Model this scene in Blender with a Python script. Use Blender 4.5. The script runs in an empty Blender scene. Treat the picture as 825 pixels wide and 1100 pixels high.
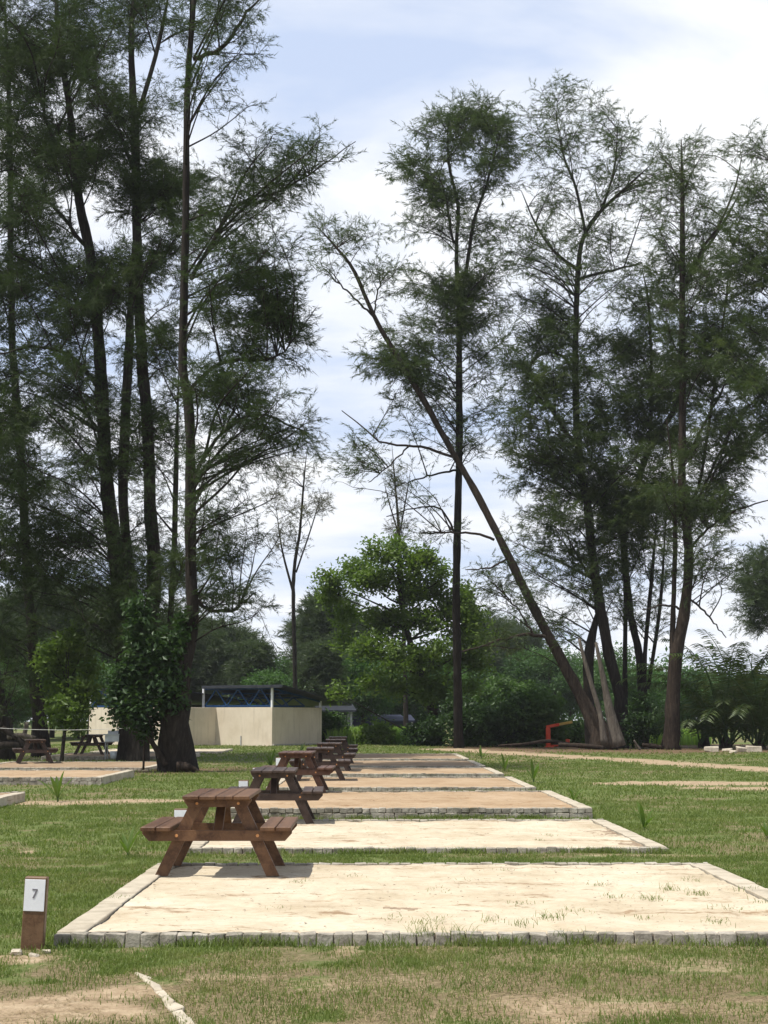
import bpy, math, random
import numpy as np
from mathutils import Vector, Matrix
R = math.radians
rng = np.random.default_rng(11)
random.seed(5)
scene = bpy.context.scene
col = scene.collection

# ------------------------------------------------------------------ camera
F = 1660.0                      # focal length in photo pixels (825 x 1100)
CAM = np.array([0.0, 0.0, 1.6])
PITCH = math.atan(220.0 / F)
YAW = -math.atan(14.5 / F * math.cos(PITCH))
cd = bpy.data.cameras.new('camera'); cam = bpy.data.objects.new('camera', cd); col.objects.link(cam)
cam.location = CAM; cam.rotation_mode = 'XYZ'
cam.rotation_euler = (R(90) + PITCH, 0, YAW)
cd.sensor_fit = 'VERTICAL'; cd.sensor_height = 36.0; cd.lens = F / 1100 * 36.0
cd.clip_start = 0.1; cd.clip_end = 3000
scene.camera = cam
MR = np.array(cam.rotation_euler.to_matrix())

def ray(px, py):
    return MR @ np.array([(px - 412.5) / F, (550 - py) / F, -1.0])
def P(px, py, Y):               # point seen at a photo pixel, Y metres ahead
    d = ray(px, py); return CAM + d * (Y / d[1])
def G(px, py, z=0.0):           # point on the level z
    d = ray(px, py); return CAM + d * ((z - CAM[2]) / d[2])

# ------------------------------------------------------------------ noise
_tab = np.random.default_rng(3).random((256, 256))
def vnoise(x, y):
    xi = np.floor(x).astype(int); yi = np.floor(y).astype(int)
    fx = x - xi; fy = y - yi
    fx = fx * fx * (3 - 2 * fx); fy = fy * fy * (3 - 2 * fy)
    g = lambda a, b: _tab[a & 255, b & 255]
    return (g(xi, yi) * (1 - fx) + g(xi + 1, yi) * fx) * (1 - fy) + (g(xi, yi + 1) * (1 - fx) + g(xi + 1, yi + 1) * fx) * fy
def fbm(x, y, o=4):
    s = 0; a = .5
    for i in range(o):
        s = s + a * vnoise(x * 2 ** i + 17.3 * i, y * 2 ** i + 9.1 * i); a *= .5
    return s / (1 - .5 ** o)
def sstep(a, b, v):
    t = np.clip((v - a) / (b - a), 0, 1); return t * t * (3 - 2 * t)

# ------------------------------------------------------------------ mesh helpers
class MB:
    def __init__(s): s.v = []; s.t = []; s.q = []; s.n = 0
    def add(s, V, T=None, Q=None):
        V = np.asarray(V, float).reshape(-1, 3)
        if T is not None and len(T): s.t.append(np.asarray(T, int).reshape(-1, 3) + s.n)
        if Q is not None and len(Q): s.q.append(np.asarray(Q, int).reshape(-1, 4) + s.n)
        s.v.append(V); s.n += len(V)
    def mesh(s, name, mats, smooth=False):
        V = np.concatenate(s.v) if s.v else np.zeros((0, 3))
        T = np.concatenate(s.t) if s.t else np.zeros((0, 3), int)
        Q = np.concatenate(s.q) if s.q else np.zeros((0, 4), int)
        me = bpy.data.meshes.new(name)
        me.vertices.add(len(V)); me.vertices.foreach_set('co', V.astype(np.float32).ravel())
        L = np.concatenate([T.ravel(), Q.ravel()]).astype(np.int32)
        me.loops.add(len(L)); me.loops.foreach_set('vertex_index', L)
        n = len(T) + len(Q)
        st = np.concatenate([np.arange(len(T)) * 3, len(T) * 3 + np.arange(len(Q)) * 4]).astype(np.int32)
        me.polygons.add(n); me.polygons.foreach_set('loop_start', st)
        me.polygons.foreach_set('use_smooth', np.full(n, smooth, dtype=bool))
        me.update(calc_edges=True)
        for m in (mats if isinstance(mats, (list, tuple)) else [mats]): me.materials.append(m)
        return me
    def build(s, name, mat, parent=None, smooth=False, loc=None):
        o = bpy.data.objects.new(name, s.mesh(name, mat, smooth)); col.objects.link(o)
        if parent is not None: o.parent = parent
        if loc is not None: o.location = loc
        return o

def tag(o, label=None, cat=None, group=None, kind=None):
    if label: o['label'] = label
    if cat: o['category'] = cat
    if group: o['group'] = group
    if kind: o['kind'] = kind
    return o
def empty(name, loc=(0, 0, 0), rz=0, label=None, cat=None, group=None):
    o = bpy.data.objects.new(name, None); col.objects.link(o)
    o.empty_display_size = .3
    o.location = loc; o.rotation_euler = (0, 0, rz)
    return tag(o, label, cat, group)
def copy_tree(o, parent=None, mats=None):
    c = o.copy(); col.objects.link(c)
    if parent is not None: c.parent = parent
    for ch in list(o.children): copy_tree(ch, c)
    return c

# chamfered box, one topology for all
def _cb():
    idx = {}; k = 0
    S = [(a, b, c) for a in (-1, 1) for b in (-1, 1) for c in (-1, 1)]
    for s_ in S:
        for a in range(3): idx[(s_, a)] = k; k += 1
    Q = []; T = []
    for a in range(3):
        b, c = [i for i in range(3) if i != a]
        for sg in (-1, 1):
            f = []
            for (u, v) in ((-1, -1), (1, -1), (1, 1), (-1, 1)):
                s_ = [0, 0, 0]; s_[a] = sg; s_[b] = u; s_[c] = v; f.append(idx[(tuple(s_), a)])
            Q.append(f)
    for k_ in range(3):
        a, b = [i for i in range(3) if i != k_]
        for sa in (-1, 1):
            for sb in (-1, 1):
                s0 = [0, 0, 0]; s0[a] = sa; s0[b] = sb; s1 = list(s0); s0[k_] = -1; s1[k_] = 1
                s0 = tuple(s0); s1 = tuple(s1)
                Q.append([idx[(s0, a)], idx[(s1, a)], idx[(s1, b)], idx[(s0, b)]])
    for s_ in S: T.append([idx[(s_, i)] for i in range(3)])
    def verts(h, c):
        V = np.zeros((24, 3))
        for (s_, a), i in idx.items():
            for j in range(3): V[i, j] = s_[j] * (h[j] if j == a else h[j] - c)
        return V
    V = verts((1, 1, 1), .2)
    def fix(f):
        p = V[f]; n = np.cross(p[1] - p[0], p[2] - p[0])
        return f if n @ p.mean(0) > 0 else f[::-1]
    return np.array([fix(f) for f in T]), np.array([fix(f) for f in Q]), verts
CBT, CBQ, cbverts = _cb()
def box(mb, size, loc=(0, 0, 0), rot=None, ch=.006, jit=0.0):
    h = np.array(size) / 2.0
    V = cbverts(h, min(ch, .45 * h.min()))
    if jit:
        cj = rng.normal(0, jit, (8, 3)); V = V + np.repeat(cj, 3, 0)
    if rot is not None: V = V @ np.asarray(rot).T
    mb.add(V + np.array(loc), CBT, CBQ)
def rot3(x=0, y=0, z=0):
    return np.array(Matrix.Rotation(z, 3, 'Z') @ Matrix.Rotation(y, 3, 'Y') @ Matrix.Rotation(x, 3, 'X'))
def bar(mb, a, b, w, t, ch=.006, up=(0, 0, 1)):
    a = np.array(a, float); b = np.array(b, float); d = b - a; L = np.linalg.norm(d); d /= L
    x = np.cross(np.array(up, float), d)
    if np.linalg.norm(x) < 1e-5: x = np.array([1., 0, 0])
    x /= np.linalg.norm(x); y = np.cross(d, x)
    box(mb, (w, t, L), (a + b) / 2, np.stack([x, y, d], 1), ch)
def prism(mb, poly, y0, y1):     # polygon in x,z pushed along y
    n = len(poly); V = [(x, y0, z) for x, z in poly] + [(x, y1, z) for x, z in poly]
    V = np.array(V)
    Q = [[i, (i + 1) % n, n + (i + 1) % n, n + i] for i in range(n)]
    T = [[0, i + 1, i] for i in range(1, n - 1)] + [[n, n + i, n + i + 1] for i in range(1, n - 1)]
    a = sum(poly[i][0] * poly[(i + 1) % n][1] - poly[(i + 1) % n][0] * poly[i][1] for i in range(n))
    Q = np.array(Q); T = np.array(T)
    if a > 0: T = T[:, ::-1]; Q = Q[:, ::-1]
    T = T[:, ::-1]; Q = Q[:, ::-1]
    mb.add(V, T, Q)
def tube(mb, pts, rad, n=8, cap=True, lump=0.0):
    pts = np.asarray(pts, float); m = len(pts); rad = np.broadcast_to(np.asarray(rad, float), (m,))
    d = np.gradient(pts, axis=0); d /= np.linalg.norm(d, axis=1)[:, None] + 1e-9
    ref = np.array([0.31, 0.95, 0.05]) if abs(d[0][1]) < .9 else np.array([1., 0, 0])
    X = np.cross(ref[None], d); X /= np.linalg.norm(X, axis=1)[:, None] + 1e-9
    Y = np.cross(d, X)
    a = np.arange(n) * 2 * math.pi / n
    rr = rad[:, None] * np.ones((1, n))
    if lump:
        rr = rr * (1 + lump * np.sin(a * 3 + 1.0)[None] * .6 + lump * rng.normal(0, .5, (1, n)) + lump * .4 * rng.normal(0, 1, (m, n)))
    V = pts[:, None] + rr[..., None] * (np.cos(a)[None, :, None] * X[:, None] + np.sin(a)[None, :, None] * Y[:, None])
    i = np.arange(m - 1)[:, None]; j = np.arange(n)[None]; j2 = (j + 1) % n
    Q = np.stack([i * n + j, i * n + j2, (i + 1) * n + j2, (i + 1) * n + j], -1).reshape(-1, 4)
    T = []
    if cap: T = [[0, k + 1, k] for k in range(1, n - 1)] + [[(m - 1) * n, (m - 1) * n + k, (m - 1) * n + k + 1] for k in range(1, n - 1)]
    mb.add(V.reshape(-1, 3), T, Q)
def smooth_path(pts, n):
    pts = np.asarray(pts, float)
    if len(pts) < 3:
        t = np.linspace(0, 1, n)[:, None]; return pts[0] * (1 - t) + pts[-1] * t
    L = np.concatenate([[0], np.cumsum(np.linalg.norm(np.diff(pts, axis=0), axis=1))]); L /= L[-1]
    u = np.linspace(0, 1, n); k = np.clip(np.searchsorted(L, u, 'right') - 1, 0, len(pts) - 2)
    t = ((u - L[k]) / (L[k + 1] - L[k] + 1e-9))[:, None]
    e = np.vstack([2 * pts[0] - pts[1], pts, 2 * pts[-1] - pts[-2]])
    a, b, c, d = e[k], e[k + 1], e[k + 2], e[k + 3]
    return .5 * (2 * b + (c - a) * t + (2 * a - 5 * b + 4 * c - d) * t ** 2 + (3 * b - a - 3 * c + d) * t ** 3)

# ------------------------------------------------------------------ materials
def mat(name):
    m = bpy.data.materials.new(name); m.use_nodes = True; m.node_tree.nodes.clear()
    return m, m.node_tree
def nd(nt, typ, **kw):
    n = nt.nodes.new(typ)
    for k, v in kw.items():
        if k.startswith('i_'):
            n.inputs[k[2:].replace('_', ' ')].default_value = v
        else: setattr(n, k, v)
    return n
def ramp(nt, stops, fac=None):
    n = nt.nodes.new('ShaderNodeValToRGB'); e = n.color_ramp.elements
    while len(e) < len(stops): e.new(.5)
    for i, (p, c) in enumerate(stops):
        e[i].position = p; e[i].color = (*c, 1) if len(c) == 3 else c
    if fac is not None: nt.links.new(fac, n.inputs[0])
    return n.outputs[0]
def noise(nt, vec, scale, detail=4, rough=.55, dist=0):
    n = nd(nt, 'ShaderNodeTexNoise'); n.inputs['Scale'].default_value = scale
    n.inputs['Detail'].default_value = detail; n.inputs['Roughness'].default_value = rough; n.inputs['Distortion'].default_value = dist
    if vec is not None: nt.links.new(vec, n.inputs['Vector'])
    return n.outputs['Fac']
def coord(nt, which='Object', scale=None):
    c = nd(nt, 'ShaderNodeTexCoord').outputs[which]
    if scale is not None:
        mp = nd(nt, 'ShaderNodeMapping'); mp.inputs['Scale'].default_value = scale
        nt.links.new(c, mp.inputs['Vector']); return mp.outputs[0]
    return c
def mixc(nt, fac, a, b, mode='MIX'):
    n = nd(nt, 'ShaderNodeMix', data_type='RGBA', blend_type=mode)
    for s, v in (('Factor', fac), ('A', a), ('B', b)):
        i = [q for q in n.inputs if q.name == s and (q.type == 'RGBA' or s == 'Factor')][0]
        if hasattr(v, 'links'): nt.links.new(v, i)
        else: i.default_value = v if s == 'Factor' else (*v, 1) if len(v) == 3 else v
    return [o for o in n.outputs if o.type == 'RGBA'][0]
def surf(nt, colr, rough=.8, bump=None, bstr=.3, bdist=.02, spec=.3, metal=0):
    b = nd(nt, 'ShaderNodeBsdfPrincipled'); b.inputs['Roughness'].default_value = rough
    b.inputs['Specular IOR Level'].default_value = spec; b.inputs['Metallic'].default_value = metal
    if hasattr(colr, 'links'): nt.links.new(colr, b.inputs['Base Color'])
    else: b.inputs['Base Color'].default_value = (*colr, 1)
    if bump is not None:
        bn = nd(nt, 'ShaderNodeBump'); bn.inputs['Strength'].default_value = bstr; bn.inputs['Distance'].default_value = bdist
        nt.links.new(bump, bn.inputs['Height']); nt.links.new(bn.outputs[0], b.inputs['Normal'])
    o = nd(nt, 'ShaderNodeOutputMaterial'); nt.links.new(b.outputs[0], o.inputs['Surface'])
    return b
def m_mottle(name, stops, scale=(1, 1, 1), ns=4, rough=.85, bstr=.4, bdist=.02, spec=.25, detail=6, which='Object'):
    m, nt = mat(name); v = coord(nt, which, scale); n = noise(nt, v, ns, detail, .62)
    surf(nt, ramp(nt, stops, n), rough, noise(nt, v, ns * 4, 5, .65), bstr, bdist, spec); return m
def m_leaf(name, c0, c1, c2, trans=.35, ns=.9, tcol=None):
    m, nt = mat(name)
    v = coord(nt, 'Object')
    n = noise(nt, v, ns, 3, .6); n2 = noise(nt, v, ns * 14, 2, .6)
    c = ramp(nt, [(.3, c0), (.5, c1), (.72, c2)], n)
    c = mixc(nt, n2, c, mixc(nt, .5, c, c2), 'MIX')
    d = nd(nt, 'ShaderNodeBsdfDiffuse'); t = nd(nt, 'ShaderNodeBsdfTranslucent'); nt.links.new(c, d.inputs[0])
    tc = mixc(nt, 1.0, c, tcol or (1.5, 1.7, .8), 'MULTIPLY'); nt.links.new(tc, t.inputs[0])
    g = nd(nt, 'ShaderNodeBsdfGlossy'); g.inputs['Roughness'].default_value = .45; g.inputs[0].default_value = (.8, .85, .8, 1)
    mx = nd(nt, 'ShaderNodeMixShader'); mx.inputs[0].default_value = trans
    nt.links.new(d.outputs[0], mx.inputs[1]); nt.links.new(t.outputs[0], mx.inputs[2])
    m2 = nd(nt, 'ShaderNodeMixShader'); m2.inputs[0].default_value = .02
    nt.links.new(mx.outputs[0], m2.inputs[1]); nt.links.new(g.outputs[0], m2.inputs[2])
    o = nd(nt, 'ShaderNodeOutputMaterial'); nt.links.new(m2.outputs[0], o.inputs['Surface'])
    return m
def m_wood(name, c0, c1, c2):
    m, nt = mat(name); v = coord(nt, 'Object', (1, 1, 1))
    gr = noise(nt, coord(nt, 'Object', (18, 2.2, 18)), 2.2, 6, .65, .6)
    bl = noise(nt, v, 3.5, 4, .6)
    c = ramp(nt, [(.25, c0), (.5, c1), (.75, c2)], gr)
    c = mixc(nt, bl, c, mixc(nt, .55, c, c0))
    pl = noise(nt, coord(nt, 'Object', (4.5, .12, 4.5)), 1.6, 1, .5)
    c = mixc(nt, ramp(nt, [(.42, (0, 0, 0)), (.6, (1, 1, 1))], pl), c, mixc(nt, .5, c, c2))
    surf(nt, c, .5, gr, .5, .006, .35); return m
M = {}
M['wood_red'] = m_wood('brown_stained_wood', (.040, .017, .008), (.100, .046, .021), (.185, .098, .048))
M['wood_dark'] = m_wood('dark_weathered_wood', (.016, .009, .007), (.042, .024, .018), (.085, .055, .042))
M['wood_mid'] = m_wood('dark_reddish_wood', (.030, .013, .008), (.078, .034, .020), (.135, .07, .045))
M['wood_post'] = m_wood('brown_post_wood', (.06, .03, .015), (.135, .072, .036), (.19, .115, .062))
M['bolt'] = m_mottle('copper_bolt', [(.3, (.5, .22, .08)), (.7, (.7, .36, .16))], ns=20, rough=.4)
M['white'] = m_mottle('white_paint', [(.3, (.72, .73, .76)), (.7, (.82, .83, .86))], ns=12, rough=.5, bstr=.05)
M['ink'] = m_mottle('grey_ink', [(.3, (.16, .15, .17)), (.7, (.2, .19, .21))], ns=12, rough=.6, bstr=.05)
M['brick'] = m_mottle('grey_cement_brick', [(.25, (.15, .135, .11)), (.5, (.33, .30, .25)), (.75, (.48, .44, .37))], ns=5, rough=.95, bstr=.6, bdist=.012)
def m_brick():
    m, nt = mat('grey_cement_brick'); v = coord(nt, 'Object'); n = noise(nt, v, 5, 6, .62); n2 = noise(nt, v, 1.7, 6, .7); n3 = noise(nt, v, 30, 4, .7)
    c = ramp(nt, [(.28, (.16, .14, .115)), (.5, (.34, .31, .26)), (.72, (.50, .46, .385))], n)
    c = mixc(nt, ramp(nt, [(.5, (0, 0, 0)), (.68, (.85, .85, .85))], n2), c, (.09, .085, .055))
    c = mixc(nt, ramp(nt, [(.55, (0, 0, 0)), (.7, (.6, .6, .6))], n3), c, (.12, .1, .075))
    surf(nt, c, .95, n3, .8, .012, .2); return m
M['brick'] = m_brick()
M['kerb'] = m_mottle('pale_cement_kerb', [(.25, (.25, .215, .16)), (.5, (.42, .37, .285)), (.75, (.52, .465, .37))], ns=3.5, rough=.95, bstr=.5, bdist=.01)
M['joint'] = m_mottle('dark_joint_soil', [(.3, (.06, .045, .032)), (.7, (.14, .11, .08))], ns=9, rough=1)
def m_sand(name, stops, spots):
    m, nt = mat(name); v = coord(nt, 'Object')
    n = noise(nt, v, .9, 6, .62); n2 = noise(nt, v, 28, 4, .7); n3 = noise(nt, coord(nt, 'Object', (.5, 1.6, 1)), 1.5, 5, .6, 1.0)
    c = ramp(nt, stops, n)
    n4 = noise(nt, v, 9, 6, .75); ad_ = nd(nt, 'ShaderNodeMath', operation='MULTIPLY_ADD'); nt.links.new(n4, ad_.inputs[0]); ad_.inputs[1].default_value = .55; nt.links.new(n3, ad_.inputs[2])
    c = mixc(nt, ramp(nt, [(.86, (0, 0, 0)), (.96, (1, 1, 1))], ad_.outputs[0]), c, spots)
    c = mixc(nt, ramp(nt, [(.35, (.8, .8, .8)), (.55, (0, 0, 0))], n4), c, mixc(nt, .35, c, spots))
    sp = ramp(nt, [(.28, (1, 1, 1)), (.36, (0, 0, 0))], n2)
    c = mixc(nt, sp, c, mixc(nt, .5, c, (.15, .1, .06)))
    surf(nt, c, .95, mixc(nt, .5, n2, n), .5, .02, .15); return m
M['sand_pale'] = m_sand('pale_packed_sand', [(.3, (.40, .332, .228)), (.5, (.51, .44, .325)), (.68, (.58, .515, .40))], (.27, .19, .115))
M['sand_orange'] = m_sand('orange_sand', [(.3, (.29, .20, .12)), (.5, (.36, .262, .165)), (.7, (.43, .325, .22))], (.24, .15, .08))
M['sand_brown'] = m_sand('brown_sand', [(.3, (.22, .155, .10)), (.5, (.29, .21, .135)), (.7, (.35, .265, .18))], (.2, .135, .085))
def m_bark(name, c0, c1, c2):
    m, nt = mat(name); v = coord(nt, 'Object', (5, 5, .9)); n = noise(nt, v, 2.0, 7, .68, .8)
    n2 = noise(nt, coord(nt, 'Object'), .6, 3, .6)
    c = ramp(nt, [(.3, c0), (.5, c1), (.72, c2)], n); c = mixc(nt, n2, c, mixc(nt, .6, c, c0))
    surf(nt, c, .95, n, .9, .06, .15); return m
M['bark'] = m_bark('dark_ridged_bark', (.011, .009, .0075), (.030, .024, .020), (.070, .058, .048))
M['bark_brown'] = m_bark('brown_ridged_bark', (.015, .011, .008), (.042, .031, .024), (.095, .072, .056))
M['bark_pale'] = m_bark('pale_dead_wood', (.05, .042, .034), (.14, .12, .10), (.26, .23, .19))
M['twig'] = m_bark('grey_branch_bark', (.018, .014, .012), (.045, .037, .03), (.085, .07, .058))
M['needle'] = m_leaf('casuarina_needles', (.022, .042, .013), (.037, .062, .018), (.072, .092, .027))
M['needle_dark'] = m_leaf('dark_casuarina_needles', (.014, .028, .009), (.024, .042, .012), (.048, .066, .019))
M['needle_far'] = m_leaf('distant_casuarina_needles', (.035, .055, .030), (.050, .075, .038), (.075, .095, .048))
M['needle_dry'] = m_leaf('sparse_brownish_needles', (.05, .05, .03), (.07, .07, .04), (.10, .09, .055))
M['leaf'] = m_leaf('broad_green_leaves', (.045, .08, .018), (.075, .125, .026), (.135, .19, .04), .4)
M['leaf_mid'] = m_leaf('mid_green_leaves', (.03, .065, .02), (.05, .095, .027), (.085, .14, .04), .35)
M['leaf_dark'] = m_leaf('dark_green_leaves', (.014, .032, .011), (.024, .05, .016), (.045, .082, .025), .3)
M['leaf_far'] = m_leaf('distant_tree_leaves', (.026, .064, .02), (.045, .098, .028), (.085, .15, .048), .35, .35)
M['palm'] = m_leaf('palm_leaflets', (.025, .05, .016), (.05, .085, .024), (.12, .14, .045), .3, .6)
M['grass'] = m_leaf('grass_blades', (.075, .122, .023), (.118, .168, .038), (.20, .205, .08), .35, 1.3)
M['straw'] = m_leaf('dead_straw', (.20, .15, .08), (.28, .22, .12), (.36, .30, .18), .15, .8, (1.2, 1.1, .9))
M['tall_grass'] = m_leaf('tall_field_grass', (.12, .22, .035), (.17, .28, .05), (.24, .32, .08), .4, .3)
M['roof'] = m_mottle('dark_roof_sheet', [(.3, (.018, .021, .028)), (.7, (.038, .042, .052))], ns=3, rough=.5)
M['steel_blue'] = m_mottle('blue_painted_steel', [(.3, (.006, .036, .11)), (.7, (.010, .055, .16))], ns=6, rough=.45, bstr=.1)
M['render'] = m_mottle('cream_cement_render', [(.25, (.52, .43, .31)), (.5, (.60, .50, .37)), (.75, (.66, .56, .42))], ns=.9, rough=.95, bstr=.15)
def m_render():
    m, nt = mat('cream_cement_render_stained'); n = noise(nt, coord(nt, 'Object'), .9, 6, .65); n2 = noise(nt, coord(nt, 'Object', (3, 3, .35)), 1.6, 6, .65)
    c = ramp(nt, [(.25, (.56, .48, .365)), (.5, (.64, .56, .445)), (.75, (.70, .62, .50))], n)
    c = mixc(nt, ramp(nt, [(.52, (0, 0, 0)), (.75, (.7, .7, .7))], n2), c, (.45, .385, .295))
    surf(nt, c, .95, n, .2, .02, .2); return m
M['render'] = m_render()
M['concrete'] = m_mottle('grey_concrete', [(.25, (.30, .28, .25)), (.75, (.48, .45, .40))], ns=3, rough=.95)
M['sink'] = m_mottle('stained_white_ceramic', [(.3, (.55, .58, .62)), (.7, (.76, .79, .82))], ns=6, rough=.3, bstr=.05)
M['steel'] = m_mottle('galvanised_steel', [(.3, (.30, .31, .32)), (.7, (.45, .46, .47))], ns=12, rough=.4)
M['red'] = m_mottle('faded_red_paint', [(.3, (.50, .045, .02)), (.7, (.68, .09, .04))], ns=5, rough=.5)
M['yellow'] = m_mottle('dull_yellow_paint', [(.3, (.42, .27, .06)), (.7, (.55, .36, .10))], ns=5, rough=.6)
M['cream'] = m_mottle('cream_plastic', [(.3, (.66, .63, .45)), (.7, (.78, .75, .56))], ns=5, rough=.4)
M['blue_dark'] = m_mottle('dark_blue_tarpaulin', [(.3, (.018, .022, .045)), (.7, (.04, .045, .075))], ns=2, rough=.6)
M['stone'] = m_mottle('pale_stone', [(.25, (.30, .26, .20)), (.75, (.58, .52, .42))], ns=6, rough=.95, bstr=.7)
M['soil'] = m_mottle('dark_heaped_soil', [(.25, (.05, .03, .02)), (.75, (.16, .10, .06))], ns=3, rough=1, bstr=.9, bdist=.1)
M['soil_brown'] = m_mottle('brown_soil_stain', [(.25, (.16, .11, .07)), (.5, (.27, .20, .135)), (.75, (.42, .34, .25))], ns=14, rough=1)
M['gravel'] = m_mottle('brown_grey_gravel', [(.25, (.10, .075, .05)), (.75, (.34, .28, .21))], ns=3, rough=1)
M['string'] = m_mottle('pale_string', [(.3, (.4, .4, .38)), (.7, (.55, .55, .52))], ns=12)
M['white_roof'] = m_mottle('white_tin_roof', [(.3, (.62, .64, .68)), (.7, (.74, .76, .8))], ns=2, rough=.5)

# ------------------------------------------------------------------ ground
def _yy(py, h, px=400): return float(G(px, py, h)[1])
XL, XR = -2.22, 3.52
PLOTS = []  # x0 x1 y0 y1 h courses sand
for fa, ra, h, nc, sd_ in ((1003, 927, .09, 1, 'sand_pale'), (911, 880.3, .07, 1, 'sand_pale'), (868, 849.5, .17, 2, 'sand_orange'), (845.7, 834.5, .12, 1, 'sand_orange'),
                           (831, 824.5, .12, 1, 'sand_orange'), (822.7, 816.6, .12, 1, 'sand_brown'), (815, 809.5, .12, 1, 'sand_brown')):
    PLOTS.append((XL, XR, _yy(fa, h), _yy(ra, h), h, nc, sd_))
_c = G(28, 851, .17); PLOTS.append((-12.2, float(_c[0]), float(_c[1]) - 5.2, float(_c[1]), .17, 2, 'sand_brown'))
_c = G(109.5, 835, .19); PLOTS.append((-12.2, float(_c[0]), float(_c[1]), _yy(827, .19), .19, 2, 'sand_orange'))
_c = G(159, 824.5, .10); PLOTS.append((-12.2, float(_c[0]), float(_c[1]), _yy(818, .10), .10, 1, 'sand_brown'))
PLOTS.append((-12.2, -6.9, 58.0, 63.5, .15, 1, 'sand_brown')); PLOTS.append((-12.2, -6.5, 68.0, 74.0, .10, 1, 'sand_pale'))
def in_plot(x, y, m=0.0):
    r = np.zeros(np.shape(x), bool)
    for x0, x1, y0, y1, *_ in PLOTS: r |= (x > x0 - m) & (x < x1 + m) & (y > y0 - m) & (y < y1 + m)
    return r
PATH = np.array([G(470, 805)[:2], G(520, 807.5)[:2], G(580, 811)[:2], G(650, 815.5)[:2], G(720, 820)[:2], G(780, 824)[:2], G(850, 829)[:2], G(1000, 840)[:2]])
pathc = smooth_path(np.c_[PATH, np.zeros(len(PATH))], 80)[:, :2]
def path_dist(x, y):
    d = np.full(np.shape(x), 1e9)
    for p in pathc: d = np.minimum(d, np.hypot((x - p[0]), (y - p[1])))
    return d
def g2(px, py): p = G(px, py); return p[0], p[1]
PATCH = []  # bare sandy spots: x y rx ry strength
for px, py, rx, ry, s in ((40, 1085, .75, .55, 1.0), (130, 1068, .35, .3, .8), (250, 1052, .35, .2, .5), (360, 1060, .3, .25, .45), (430, 1055, .35, .3, .4),
                          (600, 1078, .6, .35, .5), (640, 1032, .5, .22, .45), (740, 1040, .5, .3, .5), (800, 1085, .5, .3, .5), (500, 1090, .5, .3, .35),
                          (750, 842, 2.6, 1.3, 1.0), (700, 843, 1.6, .8, .8), (800, 847, 1.8, .9, .8), (120, 862, 2.2, .55, .9), (60, 864, 1.6, .5, .8), (165, 860, 1.2, .35, .7), (28, 915, .12, .3, .9), (35, 923, .1, .2, .8), (350, 903, 1.2, .3, .4),
                          (30, 1030, .25, .25, .8), (760, 872, 1.5, 1.0, .25), (620, 930, 2.5, .25, .4), (700, 920, 1.2, .25, .6), (640, 675 + 160, 3, 2, .3)):
    x, y = g2(px, py); PATCH.append((x, y, rx, ry, s))
def soil_maps(x, y):
    n = fbm(x * .9 + 5, y * .9); n2 = fbm(x * 3.1 + 40, y * 3.1 + 7)
    b = np.zeros(np.shape(x))
    for cx, cy, rx, ry, s in PATCH:
        r = np.hypot((x - cx) / rx, (y - cy) / ry)
        b = np.maximum(b, s * sstep(1.35, .45, r + (n2 - .5) * 1.3))
    b = np.maximum(b, .7 * sstep(.62, .74, n + .25 * (n2 - .5)) * sstep(16, 10.5, y))
    b = np.maximum(b, sstep(1.7, .7, path_dist(x, y) + (n2 - .5) * 2.2 + (n - .5) * 2))
    dry = sstep(.43, .64, fbm(x * .35 + 3, y * .35 + 11) * .45 + n2 * .55) * .68
    dry = np.maximum(dry, 0.9 * sstep(10.6, 9.5, y + (n - .5) * 2.5) * sstep(.30, .58, n2 + .1))
    lit = sstep(66, 72, y + (n - .5) * 10) * sstep(2.0, 5, x) * sstep(95, 88, y)
    lit = np.maximum(lit, .8 * sstep(5.5, 1.5, np.hypot(x + 5.9, y - 47) + (n - .5) * 4))
    return b, np.clip(dry, 0, 1), lit
def gh(x, y):
    return (fbm(x * .5 + 9, y * .5) - .5) * .05 * sstep(2, 6, y) + .008
xs = np.unique(np.concatenate([np.arange(-8, 8.01, .1), np.arange(-30, 30.1, .5), np.arange(-420, 421, 12.)]))
ys = np.unique(np.concatenate([np.arange(6.5, 26, .1), np.arange(26, 100, .35), np.arange(-60, 6.5, 1.), np.arange(100, 520, 12.)]))
XX, YY = np.meshgrid(xs, ys); nx, ny = len(xs), len(ys)
ZZ = gh(XX, YY); ZZ[in_plot(XX, YY, .0)] = -.03
mb = MB(); i = np.arange(ny - 1)[:, None]; j = np.arange(nx - 1)[None]
mb.add(np.stack([XX, YY, ZZ], -1).reshape(-1, 3), None, np.stack([i * nx + j, i * nx + j + 1, (i + 1) * nx + j + 1, (i + 1) * nx + j], -1).reshape(-1, 4))
m, nt = mat('grassy_ground')
at = nd(nt, 'ShaderNodeAttribute', attribute_name='soil'); sep = nd(nt, 'ShaderNodeSeparateColor'); nt.links.new(at.outputs['Color'], sep.inputs[0])
v = coord(nt, 'Object'); n1 = noise(nt, v, 1.2, 6, .65); n2 = noise(nt, v, 22, 5, .7); n3 = noise(nt, v, 6, 5, .65)
gc = ramp(nt, [(.3, (.058, .092, .021)), (.5, (.088, .13, .031)), (.7, (.125, .152, .048))], n3)
gc = mixc(nt, ramp(nt, [(.4, (0, 0, 0)), (.62, (1, 1, 1))], n2), gc, mixc(nt, .6, gc, (.15, .155, .06)))
dc = ramp(nt, [(.3, (.11, .085, .045)), (.55, (.19, .15, .085)), (.7, (.27, .215, .13))], n2)
bc = ramp(nt, [(.3, (.23, .165, .10)), (.5, (.34, .255, .165)), (.7, (.45, .355, .24))], n3)
lc = ramp(nt, [(.3, (.075, .05, .03)), (.5, (.135, .09, .052)), (.7, (.19, .135, .08))], n2)
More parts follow.
